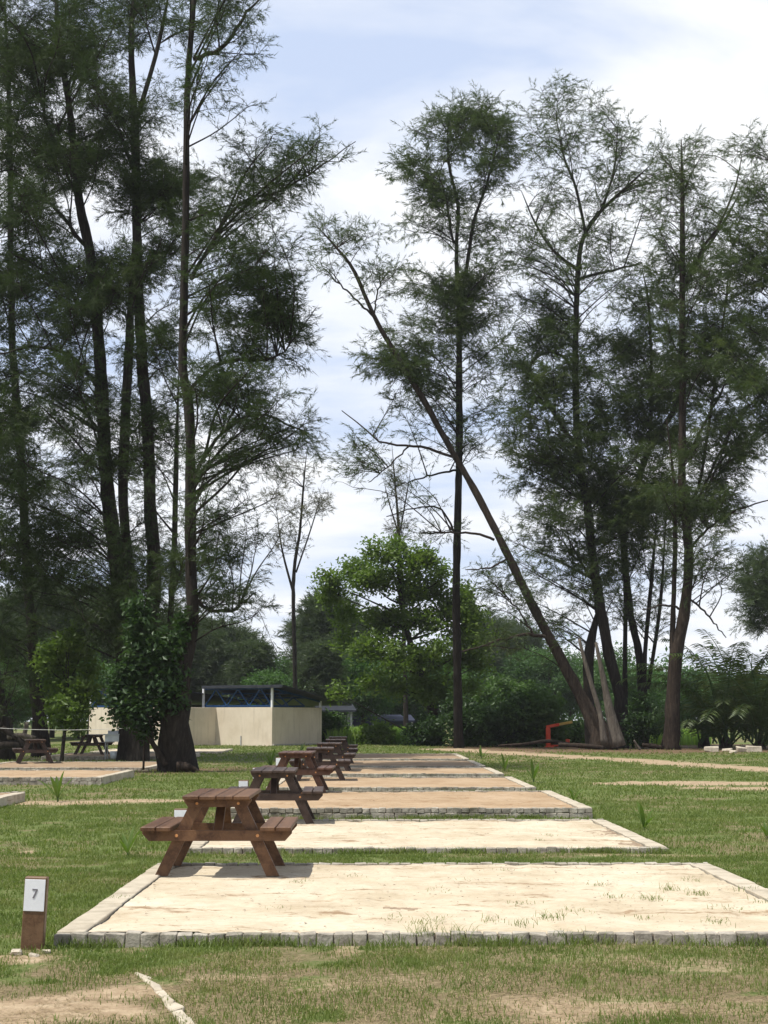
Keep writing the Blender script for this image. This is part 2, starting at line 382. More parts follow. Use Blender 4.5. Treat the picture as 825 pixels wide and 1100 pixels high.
def edge(s, nz, w=.35):
    a = nd(nt, 'ShaderNodeMath', operation='ADD'); nt.links.new(s, a.inputs[0])
    b_ = nd(nt, 'ShaderNodeMath', operation='MULTIPLY_ADD'); nt.links.new(nz, b_.inputs[0]); b_.inputs[1].default_value = 1.1; b_.inputs[2].default_value = -.55
    nt.links.new(b_.outputs[0], a.inputs[1])
    return ramp(nt, [(.5 - w, (0, 0, 0)), (.5 + w, (1, 1, 1))], a.outputs[0])
c = mixc(nt, edge(sep.outputs[1], n2, .3), gc, dc)
c = mixc(nt, edge(sep.outputs[2], n3, .3), c, lc)
c = mixc(nt, edge(sep.outputs[0], n2, .25), c, bc)
surf(nt, c, .95, n2, .7, .03, .15)
ground = tag(mb.build('ground', m, smooth=True), 'grassy campsite ground with bare sandy patches', None, None, 'structure')
bmap, dmap, lmap = soil_maps(XX, YY)
a = ground.data.color_attributes.new('soil', 'FLOAT_COLOR', 'POINT')
a.data.foreach_set('color', np.stack([bmap, dmap, lmap, np.ones_like(bmap)], -1).astype(np.float32).ravel())

# ------------------------------------------------------------------ grass blades
def blades(x, y, h, w, lean=.5, z=None):
    n = len(x); z = gh(x, y) if z is None else z
    an = rng.random(n) * 6.283; la = rng.random(n) * 6.283; ll = rng.random(n) * lean * h
    dx, dy = np.cos(an) * w / 2, np.sin(an) * w / 2
    lx, ly = np.cos(la) * ll, np.sin(la) * ll
    V = np.empty((n, 5, 3))
    V[:, 0] = np.stack([x - dx, y - dy, z - .005], 1); V[:, 1] = np.stack([x + dx, y + dy, z - .005], 1)
    V[:, 2] = np.stack([x + dx * .8 + lx * .4, y + dy * .8 + ly * .4, z + h * .6], 1); V[:, 3] = np.stack([x - dx * .8 + lx * .4, y - dy * .8 + ly * .4, z + h * .6], 1)
    V[:, 4] = np.stack([x + lx, y + ly, z + h * .95], 1)
    k = np.arange(n)[:, None] * 5
    return V.reshape(-1, 3), k + np.array([[3, 2, 4]]), k + np.array([[0, 1, 2, 3]])
mb = MB()
for y0, y1, dens, hh, ww in ((6.5, 10.8, 6500, .032, .0048), (10.8, 18.2, 2600, .036, .0068), (18.2, 30, 800, .042, .011), (30, 55, 170, .05, .022), (55, 90, 36, .06, .045)):
    hw = lambda y: .27 * y + 2.8
    n = int(dens * (y1 - y0) * 2 * hw(y1)); x = (rng.random(n) * 2 - 1) * hw(y1); y = y0 + rng.random(n) * (y1 - y0)
    b, d, l = soil_maps(x, y)
    tu = fbm(x * 2.3 + 70, y * 2.3)
    keep = (~in_plot(x, y, .02)) & (np.abs(x) < hw(y)) & (rng.random(n) < (1 - b) ** 1.4 * (1 - .78 * d) * (1 - .9 * l) * sstep(.18, .5, tu) * 1.15)
    x, y, tu = x[keep], y[keep], tu[keep]; n = len(x)
    mb.add(*blades(x, y, hh * (.35 + 1.1 * rng.random(n) ** 1.5) * (.5 + 1.1 * tu), ww * (.7 + .6 * rng.random(n)), 1.1))
# taller tufts along the kerbs
for x0, x1, y0, y1, h, *_ in PLOTS[:4]:
    for (xa, ya, xb, yb, dens) in ((x0, y0 - .05, x1, y0 - .05, 900), (x0 - .06, y0, x0 - .06, y1, 130), (x1 + .06, y0, x1 + .06, y1, 130), (x0, y1 + .06, x1, y1 + .06, 160)):
        L = math.hypot(xb - xa, yb - ya); n = int(L * dens); t = rng.random(n)
        x = xa + (xb - xa) * t + rng.normal(0, .035, n) * (0 if ya == yb else 1); y = ya + (yb - ya) * t + rng.normal(0, .035, n) * (1 if ya == yb else 0)
        k = (rng.random(n) < sstep(.42, .62, fbm(x * 2.6 + 3, y * 2.6))) & ~in_plot(x, y, .01)
        x, y = x[k], y[k]; n = len(x)
        mb.add(*blades(x, y, .03 + .07 * rng.random(n) ** 1.5, .006 * np.ones(n), 1.0))
tag(mb.build('grass', M['grass']), 'short patchy green grass over the ground', None, None, 'stuff')
# pebbles and fallen bits on the pale sand
mb = MB()
for (x0, x1, y0, y1, h, *_), n in zip(PLOTS[:3], (1500, 700, 500)):
    for k in range(n):
        x = x0 + .25 + (x1 - x0 - .5) * rng.random(); y = y0 + .15 + (y1 - y0 - .3) * rng.random(); sz = .004 + .010 * rng.random() ** 3
        V = rng.normal(0, 1, (4, 3)); V /= np.linalg.norm(V, axis=1)[:, None]; V[:, 2] = np.abs(V[:, 2]) * .7
        mb.add(np.array([x, y, h + .0]) + V * sz * np.array([1.5, 1.5, 1]), [[0, 1, 2], [0, 2, 3], [0, 3, 1], [1, 3, 2]])
tag(mb.build('gravel', M['gravel']), 'scattered pebbles and dry bits on the sand beds', None, None, 'stuff')
# dead straw lying in the thin places
mb = MB(); n = 150000; y = 6.8 + 13 * rng.random(n) ** 1.7; x = (rng.random(n) * 2 - 1) * (.27 * y + 1.2)
b, d, l = soil_maps(x, y); k = (~in_plot(x, y, .02)) & (rng.random(n) < np.clip(.25 + .9 * d + .35 * b, 0, 1) * sstep(.3, .6, fbm(x * 4, y * 4 + 30)))
x, y = x[k], y[k]; n = len(x); an = rng.random(n) * 6.283; L = .02 + .05 * rng.random(n); w_ = .0025; z = gh(x, y) + .004
ca, sa = np.cos(an), np.sin(an); zt = z + .018 * rng.random(n) ** 2
V = np.stack([np.stack([x - sa * w_, y + ca * w_, z], 1), np.stack([x + sa * w_, y - ca * w_, z], 1), np.stack([x + ca * L, y + sa * L, zt], 1)], 1)
mb.add(V.reshape(-1, 3), np.arange(n * 3).reshape(-1, 3))
tag(mb.build('dry_grass', M['straw']), 'dead straw lying in the worn foreground lawn', None, None, 'stuff')
# weeds on the sand
mb = MB()
for px, py, n, s in ((590, 985, 16, .09), (560, 992, 10, .08), (530, 988, 8, .07), (620, 978, 8, .07), (700, 965, 16, .10), (720, 955, 12, .12), (750, 960, 14, .1), (780, 975, 8, .06), (660, 963, 8, .06), (690, 985, 8, .05), (470, 955, 5, .05), (560, 970, 6, .05), (255, 985, 0, .05), (125, 965, 18, .05), (460, 990, 10, .09), (740, 945, 8, .06), (320, 947, 6, .05), (480, 985, 5, .06), (800, 955, 8, .08), (820, 968, 6, .07),
                    (455, 1003, 12, .16), (495, 1003, 12, .14), (610, 1003, 8, .1), (450, 990, 10, .05), (580, 900, 8, .05), (590, 895, 6, .05), (420, 985, 6, .05), (300, 975, 5, .04), (380, 940, 5, .04), (645, 950, 6, .05), (770, 990, 9, .07), (500, 945, 5, .04), (540, 935, 4, .04)):
    if n == 0: continue
    p = G(px, py, .085); n = n * 2
    n = n * 2; x = p[0] + rng.normal(0, .06, n); y = p[1] + rng.normal(0, .09, n)
    mb.add(*blades(x, y, .62 * s * (.25 + .9 * rng.random(n) ** 1.6), .005 * np.ones(n), 1.6, z=np.full(n, .08 if p[1] < 17.2 else .06)))
tag(mb.build('weeds', M['grass']), 'small grass weeds sprouting on the pale sand', None, None, 'stuff')

# ------------------------------------------------------------------ camping pitches
def pitch(spec, label, group):
    x0, x1, y0, y1, h, nc, sand = spec
    cx, cy = (x0 + x1) / 2, y0
    root = empty('camping_pitch', (cx, cy, 0), 0, label, 'camping pitch', group)
    W = x1 - x0; D = y1 - y0; hw = W / 2
    near = y0 < 30
    # sand bed
    nr_ = 190 if near and x0 > -5 else 24
    bx = np.linspace(-hw + .215, hw - .215, nr_); by = np.linspace(.115, D - .10, nr_)
    A, B = np.meshgrid(bx, by)
    def zf(A, B):
        pr_ = np.clip(vnoise(A * 4.2 + 3 * cy, B * 3.1 + cx) - .62, 0, .2)
        return h - .012 + (fbm(A * 2 + cy, B * 2) - .5) * .018 + (fbm(A * .6 + cy, B * .6 + 8) - .5) * .03 + (fbm(A * 7 + cy, B * 7, 3) - .5) * .020 - pr_ * .07
    Z = zf(A, B)
    pats = {0: [(430, 973, .22, .09), (505, 976, .08, .04)], 1: [(682, 893, .5, .7), (700, 905, .3, .35)]}.get(PLOTS.index(spec), [])
    if pats:
        ga, gb = np.meshgrid((bx[1:] + bx[:-1]) / 2, (by[1:] + by[:-1]) / 2); on = np.zeros(ga.shape, bool)
        for q_ in pats:
            c_ = G(q_[0], q_[1], h); r_ = np.hypot((ga + cx - c_[0]) / q_[2], (gb + cy - c_[1]) / q_[3]); on |= r_ + (fbm(ga * 9, gb * 9) - .5) * 2.4 + (rng.random(ga.shape) - .5) * .5 < 1
    n = len(bx); i = np.arange(len(by) - 1)[:, None]; j = np.arange(n - 1)[None]
    mb = MB(); mb.add(np.stack([A, B, Z], -1).reshape(-1, 3), None, np.stack([i * n + j, i * n + j + 1, (i + 1) * n + j + 1, (i + 1) * n + j], -1).reshape(-1, 4))
    sb_ = mb.build('sand_bed', [M[sand], M['soil_brown']], root, True)
    if pats: sb_.data.polygons.foreach_set('material_index', on.ravel().astype(np.int32))
    # front kerb of header bricks
    def row(mb, xa, xb, yc, dep, ztop, hh, bw, gap=.007, jz=.003):
        x = xa; 
        while x < xb - .03:
            w = min(bw * (1 + rng.normal(0, .07)), xb - x)
            box(mb, (w - gap, dep, hh), (x + w / 2, yc + rng.normal(0, .005), ztop - hh / 2 + rng.normal(0, jz)), rot3(rng.normal(0, .015), rng.normal(0, .02), rng.normal(0, .03)), .006, .003)
            x += w
    mb = MB(); mj = MB()
    ch = (h + .03) / nc
    for c in range(nc):
        row(mb, -hw, hw, .055, .11, h - c * (h / nc), h / nc + (.02 if c == nc - 1 else -.008), .122 if c % 2 == 0 else .2)
    fk = mb.build('front_kerb', M['brick'], root)
    box(mj, (W - .02, .085, h - .004), (0, .062, h / 2 - .014)); mj.build('mortar', M['joint'], fk)
    mb = MB(); row(mb, -hw, hw, D - .05, .10, h + .004, h + .02, .122); mb.build('rear_kerb', M['brick'], root)
    for s in (-1, 1):
        mb = MB(); y = .115
        while y < D - .12:
            L = min(.40 * (1 + rng.normal(0, .05)), D - .105 - y)
            if L < .05: break
            for c in range(nc):
                box(mb, (.20, L - .004, h / nc + .004), (s * (hw - .10), y + L / 2, h - (c + .5) * h / nc + rng.normal(0, .002)), rot3(0, 0, rng.normal(0, .006)), .006, .0015)
            y += L
        mb.build('side_kerb', M['kerb'], root)
    return root
lab = ['nearest camping pitch, pale sand bed beside the post numbered 7', 'second pale sand camping pitch from the viewer in the main row',
       'orange sand camping pitch with a two course brick front, right behind the pale pitches', 'fourth camping pitch of the main row, orange sand with one brick course',
       'fifth camping pitch of the main row, orange sand', 'sixth camping pitch of the main row, brownish sand', 'farthest camping pitch of the main row, brownish sand near the dirt path',
       'camping pitch cut by the photo edge, nearest of the left row', 'orange sand camping pitch with rough two course kerb, in front of the big trunk',
       'low camping pitch under the trees with dark table and white sink', 'shaded camping pitch with the small dark table before the cream wall', 'far pale camping pitch between big trunk and wash house']
for s, l in zip(PLOTS, lab): pitch(s, l, 'camping pitches in the main row' if s[0] > -5 else 'camping pitches in the left row')

# damp bare spot in the corner of the second pitch
# ------------------------------------------------------------------ picnic tables
def make_table(w):
    root = empty('picnic_table')
    mb = MB()
    for k in range(4): box(mb, (.155, 1.56, .036), (-.2445 + k * .163, rng.normal(0, .004), .752 + rng.normal(0, .0015)), None, .006)
    mb.build('tabletop', w, root)
    for s in (-1, 1):
        y = s * .52
        mb = MB(); prism(mb, [(-.325, .732), (.325, .732), (.325, .712), (.285, .655), (-.285, .655), (-.325, .712)], y - .105 - .02 * s - .0, y - .06 - .02 * s)
        bt = mb.build('batten', w, root)
        for sx in (-1, 1):
            b2 = MB(); yy = y - .105 - .02 * s
            tube(b2, [(sx * .2, yy - .006, .69), (sx * .2, yy + .004, .69)], .014, 8); b2.build('bolt', M['bolt'], bt)
        for sx in (-1, 1):
            mb = MB(); prism(mb, [(sx * .60, 0), (sx * .475, 0), (sx * .125, .730), (sx * .25, .730)], y - .058, y - .010)
            mb.build('leg', w, root)
        mb = MB(); prism(mb, [(-.72, .435), (.72, .435), (.72, .405), (.655, .335), (-.655, .335), (-.72, .405)], y - .106, y - .060)
        bm = mb.build('seat_beam', w, root)
        for sx in (-1, 1):
            b2 = MB(); tube(b2, [(sx * .39, y - .112, .386), (sx * .39, y - .102, .386)], .016, 8); b2.build('bolt', M['bolt'], bm)
        mb = MB(); bar(mb, (0, y - .03, .40), (0, s * .12, .728), .045, .09, .004, (1, 0, 0)); mb.build('brace', w, root)
    for sx in (-1, 1):
        mb = MB()
        for k in range(2): box(mb, (.142, 1.56, .04), (sx * (.495 + k * .152), rng.normal(0, .006), .457), None, .006)
        mb.build('bench', w, root)
    return root
TT = []
for px, py, z, w_, rz in ((239, 941, .08, 'wood_red', .0), (295, 885, .06, 'wood_dark', .02), (319.5, 851.5, .155, 'wood_mid', -.02), (344, 839, .105, 'wood_dark', .02), (354, 828.5, .105, 'wood_dark', -.02), (360.5, 820.5, .105, 'wood_dark', .02), (363, 814.5, .105, 'wood_dark', -.02)):
    y_ = _yy(py, z) + .58; TT.append((float(P(px, py, y_)[0]), y_, z, w_, rz))
tl = ['reddish brown picnic table, nearest and largest, on the pale sand near post 7', 'dark weathered picnic table directly behind the nearest table on pale sand',
      'dark reddish picnic table, third along the row, on the first orange sand pitch', 'dark picnic table, fourth along the row from the viewer', 'dark picnic table, fifth along the row from the viewer',
      'dark picnic table, sixth along the row, next to last', 'small dark picnic table at the far end of the row', 'dark picnic table on the left shaded pitch, cut by shadow near the log pile', 'small dark picnic table in front of the cream wall, by the white sink']
protos = {}
_a = G(33, 820, .09); _b = G(96, 810.5, .14)
TT += [(_a[0], _a[1] + .58, .09, 'wood_dark', .25), (_b[0], _b[1] + .58, .14, 'wood_dark', -.05)]
for (x, y, z, w, rz), l in zip(TT, tl):
    if w not in protos: t = protos[w] = make_table(M[w])
    else: t = copy_tree(protos[w])
    t.location = (x, y, z); t.rotation_euler = (0, 0, rz)
    tag(t, l, 'picnic table', 'picnic tables on the camping pitches')

# ------------------------------------------------------------------ numbered posts
def seven(mb, x, z, h, y):
    w = h * .58; t = h * .17
    prism(mb, [(x - w / 2, z + h / 2), (x + w / 2, z + h / 2), (x + w / 2, z + h / 2 - t), (x - w / 2, z + h / 2 - t)], y - .0022, y)
    prism(mb, [(x + w / 2 - t * 1.05, z + h / 2 - t), (x + w / 2, z + h / 2 - t), (x - w * .08, z - h / 2), (x - w * .08 - t * 1.15, z - h / 2)], y - .0022, y)
def make_post(x, y, label, first=False, rz=0, ty=0):
    r = empty('sign_post', (x, y, 0), rz, label, 'sign post', 'numbered posts at the pitch corners')
    r.rotation_euler = (0, ty, rz)
    mb = MB(); box(mb, (.155, .075, .54), (0, 0, .225), None, .006); mb.build('post', M['wood_post'], r)
    mb = MB(); box(mb, (.142, .005, .215), (-.002, -.0405, .372), None, .001); s = mb.build('sign_plate', M['white'], r)
    if first:
        mb = MB(); seven(mb, 0, .385, .062, -.0435); mb.build('numeral', M['ink'], s)
    return r
p = G(35, 1020)
make_post(p[0], p[1], 'brown post with white plate numbered 7 at the near corner', True, .0, .035)
for (px, y), l in zip(((194, PLOTS[1][2] - .3), (261, PLOTS[2][2] - .2), (None, PLOTS[3][2] - .2), (None, PLOTS[4][2] - .2)), ('white topped post half hidden behind the nearest table bench', 'white topped post seen just over the nearest tabletop', 'white topped post beside the second dark table', 'white topped post behind the fourth table of the row')):
    x = -2.4 if px is None else P(px, 900, y)[0]
    q_ = make_post(x, y, l); q_.location.z = .12 if px == 261 else .05
make_post(float(P(52, 805, 56.6)[0]), 56.6, 'small white topped post behind the dark table under the left trees')

# stones by the first post
for (px, py, s), l in zip(((18, 1026, .05), (50, 1024, .035), (36, 1028, .03)), ('pale stone left of the post numbered 7', 'pale flat stone right of the post numbered 7', 'small stone at the foot of the post numbered 7')):
    q = G(px, py); mb = MB(); box(mb, (s * 2.0, s * 1.5, s * 1.0), (0, 0, s * .25), rot3(.1, .1, rng.random() * 3), s * .3, s * .12)
    tag(mb.build('stone', M['stone'], loc=(q[0], q[1], 0)), l, 'stone', 'stones round the numbered post')
# buried edging strip
mb = MB(); pts = [G(px, py) for px, py in ((150, 1048), (168, 1062), (182, 1078), (196, 1094), (212, 1112))]
pp = smooth_path(pts, 10)
for k in range(9):
    d = pp[k + 1] - pp[k]; L = np.linalg.norm(d); a_ = math.atan2(d[1], d[0])
    box(mb, (L * .98, .065 * (.75 + .1 * k * .5), .06), ((pp[k] + pp[k + 1]) / 2 + [0, 0, -.012]), rot3(0, 0, a_ + rng.normal(0, .04)), .008, .005)
tag(mb.build('buried_kerb', M['kerb']), 'pale cement edging strip half buried in the foreground grass', 'kerb')

# ------------------------------------------------------------------ wash house
def wash_house():
    a = R(35)
    u = np.array([-math.cos(a), math.sin(a)]); nrm = np.array([-math.sin(a), -math.cos(a)])   # along front (left), outward
    C = P(293, 790, 86.0)[:2]
    r = empty('wash_house', (C[0], C[1], 0), 0, 'cream rendered wash house with open blue trusses under a dark roof', 'wash house')
    Q = lambda s, t, z: np.array([*(u * s + nrm * t), z])    # s along front, t outward
    H = 2.12
    def wall(s0, t0, s1, t1, h=H, name='wall', th=.14):
        mb = MB(); A = Q(s0, t0, 0); B = Q(s1, t1, 0); d = (B - A); L = np.linalg.norm(d); ang = math.atan2(d[1], d[0])
        box(mb, (L, th, h + .1), (A + B) / 2 + [0, 0, h / 2 - .05], rot3(0, 0, ang), .01); return mb.build(name, M['render'], r)
    s1 = 4.05; pr = 2.7
    wall(0, 0, s1 + .2, 0); wall(.07, -.075, .07, -4.5); wall(s1 + .07, .075, s1 + .07, pr - .075)
    wall(s1, pr, s1 + 7.3, pr); wall(s1 + 7.3, pr - .08, s1 + 7.3, -4.5); wall(.14, -4.5, s1 + 7.2, -4.5)
    mb = MB(); box(mb, (.12, 4.4, .04), Q(-.03, -2.2, .02), rot3(0, 0, -a * 1.0 + 0), .005)
    # roof: high over the front, falling to the rear
    def roofz(t): return 3.30 + .16 * (t - .4)
    mb = MB(); e = [(-.9, .28), (s1 + .9, .28), (s1 + .9, -6.2), (-.9, -6.2)]
    V = [Q(s, t, roofz(t)) for s, t in e] + [Q(s, t, roofz(t) + .07) for s, t in e]
    mb.add(V, None, [[0, 1, 2, 3][::-1], [4, 5, 6, 7], [0, 1, 5, 4], [1, 2, 6, 5], [2, 3, 7, 6], [3, 0, 4, 7]])
    rf = mb.build('roof', M['roof'], r)
    mb = MB(); bar(mb, Q(-.9, .30, roofz(.28) - .02), Q(s1 + .9, .30, roofz(.28) - .02), .03, .16); mb.build('fascia', M['roof'], rf)
    mb = MB(); e2 = [(s1 + .95, pr + .25), (s1 + 8.2, pr + .25), (s1 + 8.2, -5), (s1 + .95, -5)]
    rz2 = lambda t: 3.0 + .10 * t - .15
    V = [Q(s, t, rz2(t)) for s, t in e2] + [Q(s, t, rz2(t) + .07) for s, t in e2]
    mb.add(V, None, [[0, 1, 2, 3][::-1], [4, 5, 6, 7], [0, 1, 5, 4], [1, 2, 6, 5], [2, 3, 7, 6], [3, 0, 4, 7]])
    mb.build('roof', M['roof'], r)
    for s, t in ((.07, 0), (s1 + 1.0, .02), (.07, -4.45), (s1 + .1, pr), (s1 + 4, pr), (s1 + 7.25, pr)):
        mb = MB(); z1 = roofz(t) - .02 if s < s1 + 1.01 and t < 1 else rz2(t) - .02
        b0 = Q(s, t, H + .0); box(mb, (.11, .11, z1 - H), (b0[0], b0[1], (z1 + H) / 2), rot3(0, 0, -a), .006); mb.build('post', M['white'], r)
    def truss(sA, sB, t, zt, n):
        mb = MB(); zb = H + .08
        bar(mb, Q(sA, t, zt), Q(sB, t, zt), .06, .09); bar(mb, Q(sA, t, zb), Q(sB, t, zb), .06, .09)
        for k in range(n):
            x0 = sA + (sB - sA) * k / n; x1 = sA + (sB - sA) * (k + 1) / n
            bar(mb, Q(x0, t, zb if k % 2 == 0 else zt), Q(x1, t, zt if k % 2 == 0 else zb), .06, .07)
        mb.build('truss', M['steel_blue'], r)
    for t in (-.02, -1.5, -3.0): truss(.1, s1 + .9, t, roofz(t) - .08, 6)
    truss(s1 + .2, s1 + 7.2, pr - .02, rz2(pr) - .08, 8)
    mb = MB(); bar(mb, Q(.07, -.1, roofz(-.1) - .07), Q(.07, -4.4, roofz(-4.4) - .07), .06, .1); mb.build('rafter', M['steel_blue'], r)
    mb = MB(); tube(mb, [Q(2.2, .09, 0), Q(2.2, .09, .55)], .035, 6); mb.build('pipe', M['steel'], r)
    mb = MB(); bar(mb, Q(-.06, .05, .05), Q(-.06, -4.5, .05), .12, .10); mb.build('plinth', M['concrete'], r)
wash_house()

# ------------------------------------------------------------------ foliage machinery
def needle_templates(n, L, w, nl, twig=.55, droop=.5, k=14):
    out = []
    for _ in range(k):
        t = rng.random(n) ** .8
        base = np.stack([t * twig, rng.normal(0, .02, n), -droop * .5 * (t * twig) ** 2 / twig], 1)
        d = np.stack([.55 + .5 * rng.random(n), rng.normal(0, .55, n), rng.normal(-droop * .6, .42, n)], 1)
        d /= np.linalg.norm(d, axis=1)[:, None]
        ln = L * (.55 + .75 * rng.random(n))
        tip = base + d * ln[:, None]; tip[:, 2] -= .12 * ln
        s = np.cross(d, rng.normal(0, 1, (n, 3))); s /= np.linalg.norm(s, axis=1)[:, None]
        V = np.stack([base + s * w * .5, base - s * w * .5, tip], 1)
        out.append(V.reshape(-1, 3))
    return np.stack(out)
def leaf_templates(n, L, w, spread=.3, droop=.2, k=14):
    out = []
    for _ in range(k):
        base = rng.normal(0, spread, (n, 3))
        d = rng.normal(0, 1, (n, 3)); d[:, 2] = d[:, 2] * .5 - droop; d /= np.linalg.norm(d, axis=1)[:, None]
        ln = (L * (.6 + .7 * rng.random(n)))[:, None]
        up = rng.normal(0, .45, (n, 3)) + [0, 0, 1.]; s = np.cross(d, up); s /= np.linalg.norm(s, axis=1)[:, None]
        nn = np.cross(s, d)
        mid = base + d * ln * .5
        V = np.stack([base, mid + s * w * .5 + nn * ln * .06, base + d * ln, mid - s * w * .5 + nn * ln * .06], 1)
        out.append(V.reshape(-1, 3))
    return np.stack(out)
def place(mb, temps, pos, yaw, pit, sc, quad=False):
    n = len(pos); roll = rng.normal(0, .5, n)
    cy, sy, cp, sp = np.cos(yaw), np.sin(yaw), np.cos(pit), np.sin(pit)
    cr, sr = np.cos(roll), np.sin(roll)
    X = np.stack([cy * cp, sy * cp, sp], 1); Yv = np.stack([-sy, cy, np.zeros(n)], 1); Z = np.cross(X, Yv)
    Y2 = Yv * cr[:, None] + Z * sr[:, None]; Z2 = -Yv * sr[:, None] + Z * cr[:, None]
    T = temps[rng.integers(0, len(temps), n)]
    V = pos[:, None] + sc[:, None, None] * (T[..., :1] * X[:, None] + T[..., 1:2] * Y2[:, None] + T[..., 2:] * Z2[:, None])
    m_ = T.shape[1]
    if quad: mb.add(V.reshape(-1, 3), None, np.arange(n * m_).reshape(-1, 4))
    else: mb.add(V.reshape(-1, 3), np.arange(n * m_).reshape(-1, 3))
NT = {'near': needle_templates(15, .17, .017, 1, .42), 'mid': needle_templates(14, .22, .026, 1, .5), 'far': needle_templates(12, .40, .055, 1, .8, .25)}
DENS = 4.2
def clump(mbB, mbF, C, r, S, dens=1.0, kind='near', limb_r=None, flat=.75, up=.35, step=.26):
    """a limb from S to C, branchlets through the clump, needle sprays along them"""
    C = np.asarray(C, float); S = np.asarray(S, float)
    v = C - S; D = np.linalg.norm(v)
    lr = limb_r or (.014 + .008 * D)
    mid = S + v * .5 + np.array([0, 0, .06 * D]) + rng.normal(0, .04 * D, 3)
    ext = C + (v / (D + 1e-6)) * r * .55 + np.array([0, 0, .1 * r])
    lp = smooth_path([S, mid, C, ext], 9)
    tube(mbB, lp, np.linspace(lr, .010, 9), 5, False)
    nb = max(5, int((9 + 6.0 * r) * min(1.4, .5 + dens * .6)))
    pos = []; yaw = []; pit = []
    for b in range(nb):
        k = rng.integers(3 if D > 2 * r else 1, 9); o = lp[k]
        d = rng.normal(0, 1, 3); d[2] = d[2] * flat * .8 + up; d += (v / (D + 1e-6)) * .5; d /= np.linalg.norm(d)
        L = r * (.6 + .85 * rng.random())
        q = np.stack([o, o + d * L * .5 + [0, 0, .05 * L], o + d * L + [0, 0, rng.normal(-.02, .13) * L]])
        q = smooth_path(q, 6); tube(mbB, q, np.linspace(.011, .004, 6), 3, False)
        n = max(3, int(L / step * DENS * dens)); t = .15 + .85 * rng.random(n) ** .8
        f = t * 5; i0 = np.minimum(f.astype(int), 4); fr = (f - i0)[:, None]
        pp_ = q[i0] * (1 - fr) + q[i0 + 1] * fr
        y0 = math.atan2(d[1], d[0]); p0 = math.asin(np.clip(d[2], -1, 1))
        pos.append(pp_); yaw.append(y0 + rng.normal(0, .9, n)); pit.append(p0 * .6 + rng.normal(.05, .45, n))
    pos = np.concatenate(pos); yaw = np.concatenate(yaw); pit = np.concatenate(pit)
    place(mbF, NT[kind], pos, yaw, pit, .75 + .5 * rng.random(len(pos)))

def finish_tree(name, mbT, mbF, base, label, cat, group, bark, leaf, extra=None):
    base = np.array([base[0], base[1], 0.0])
    r = empty(name, base, 0, label, cat, group)
    for m_ in (mbT, mbF):
        m_.v = [v_ - base for v_ in m_.v]
    mbT.build('trunk', M[bark], r, True)
    if mbF.n: mbF.build('crown', M[leaf], r)
    return r

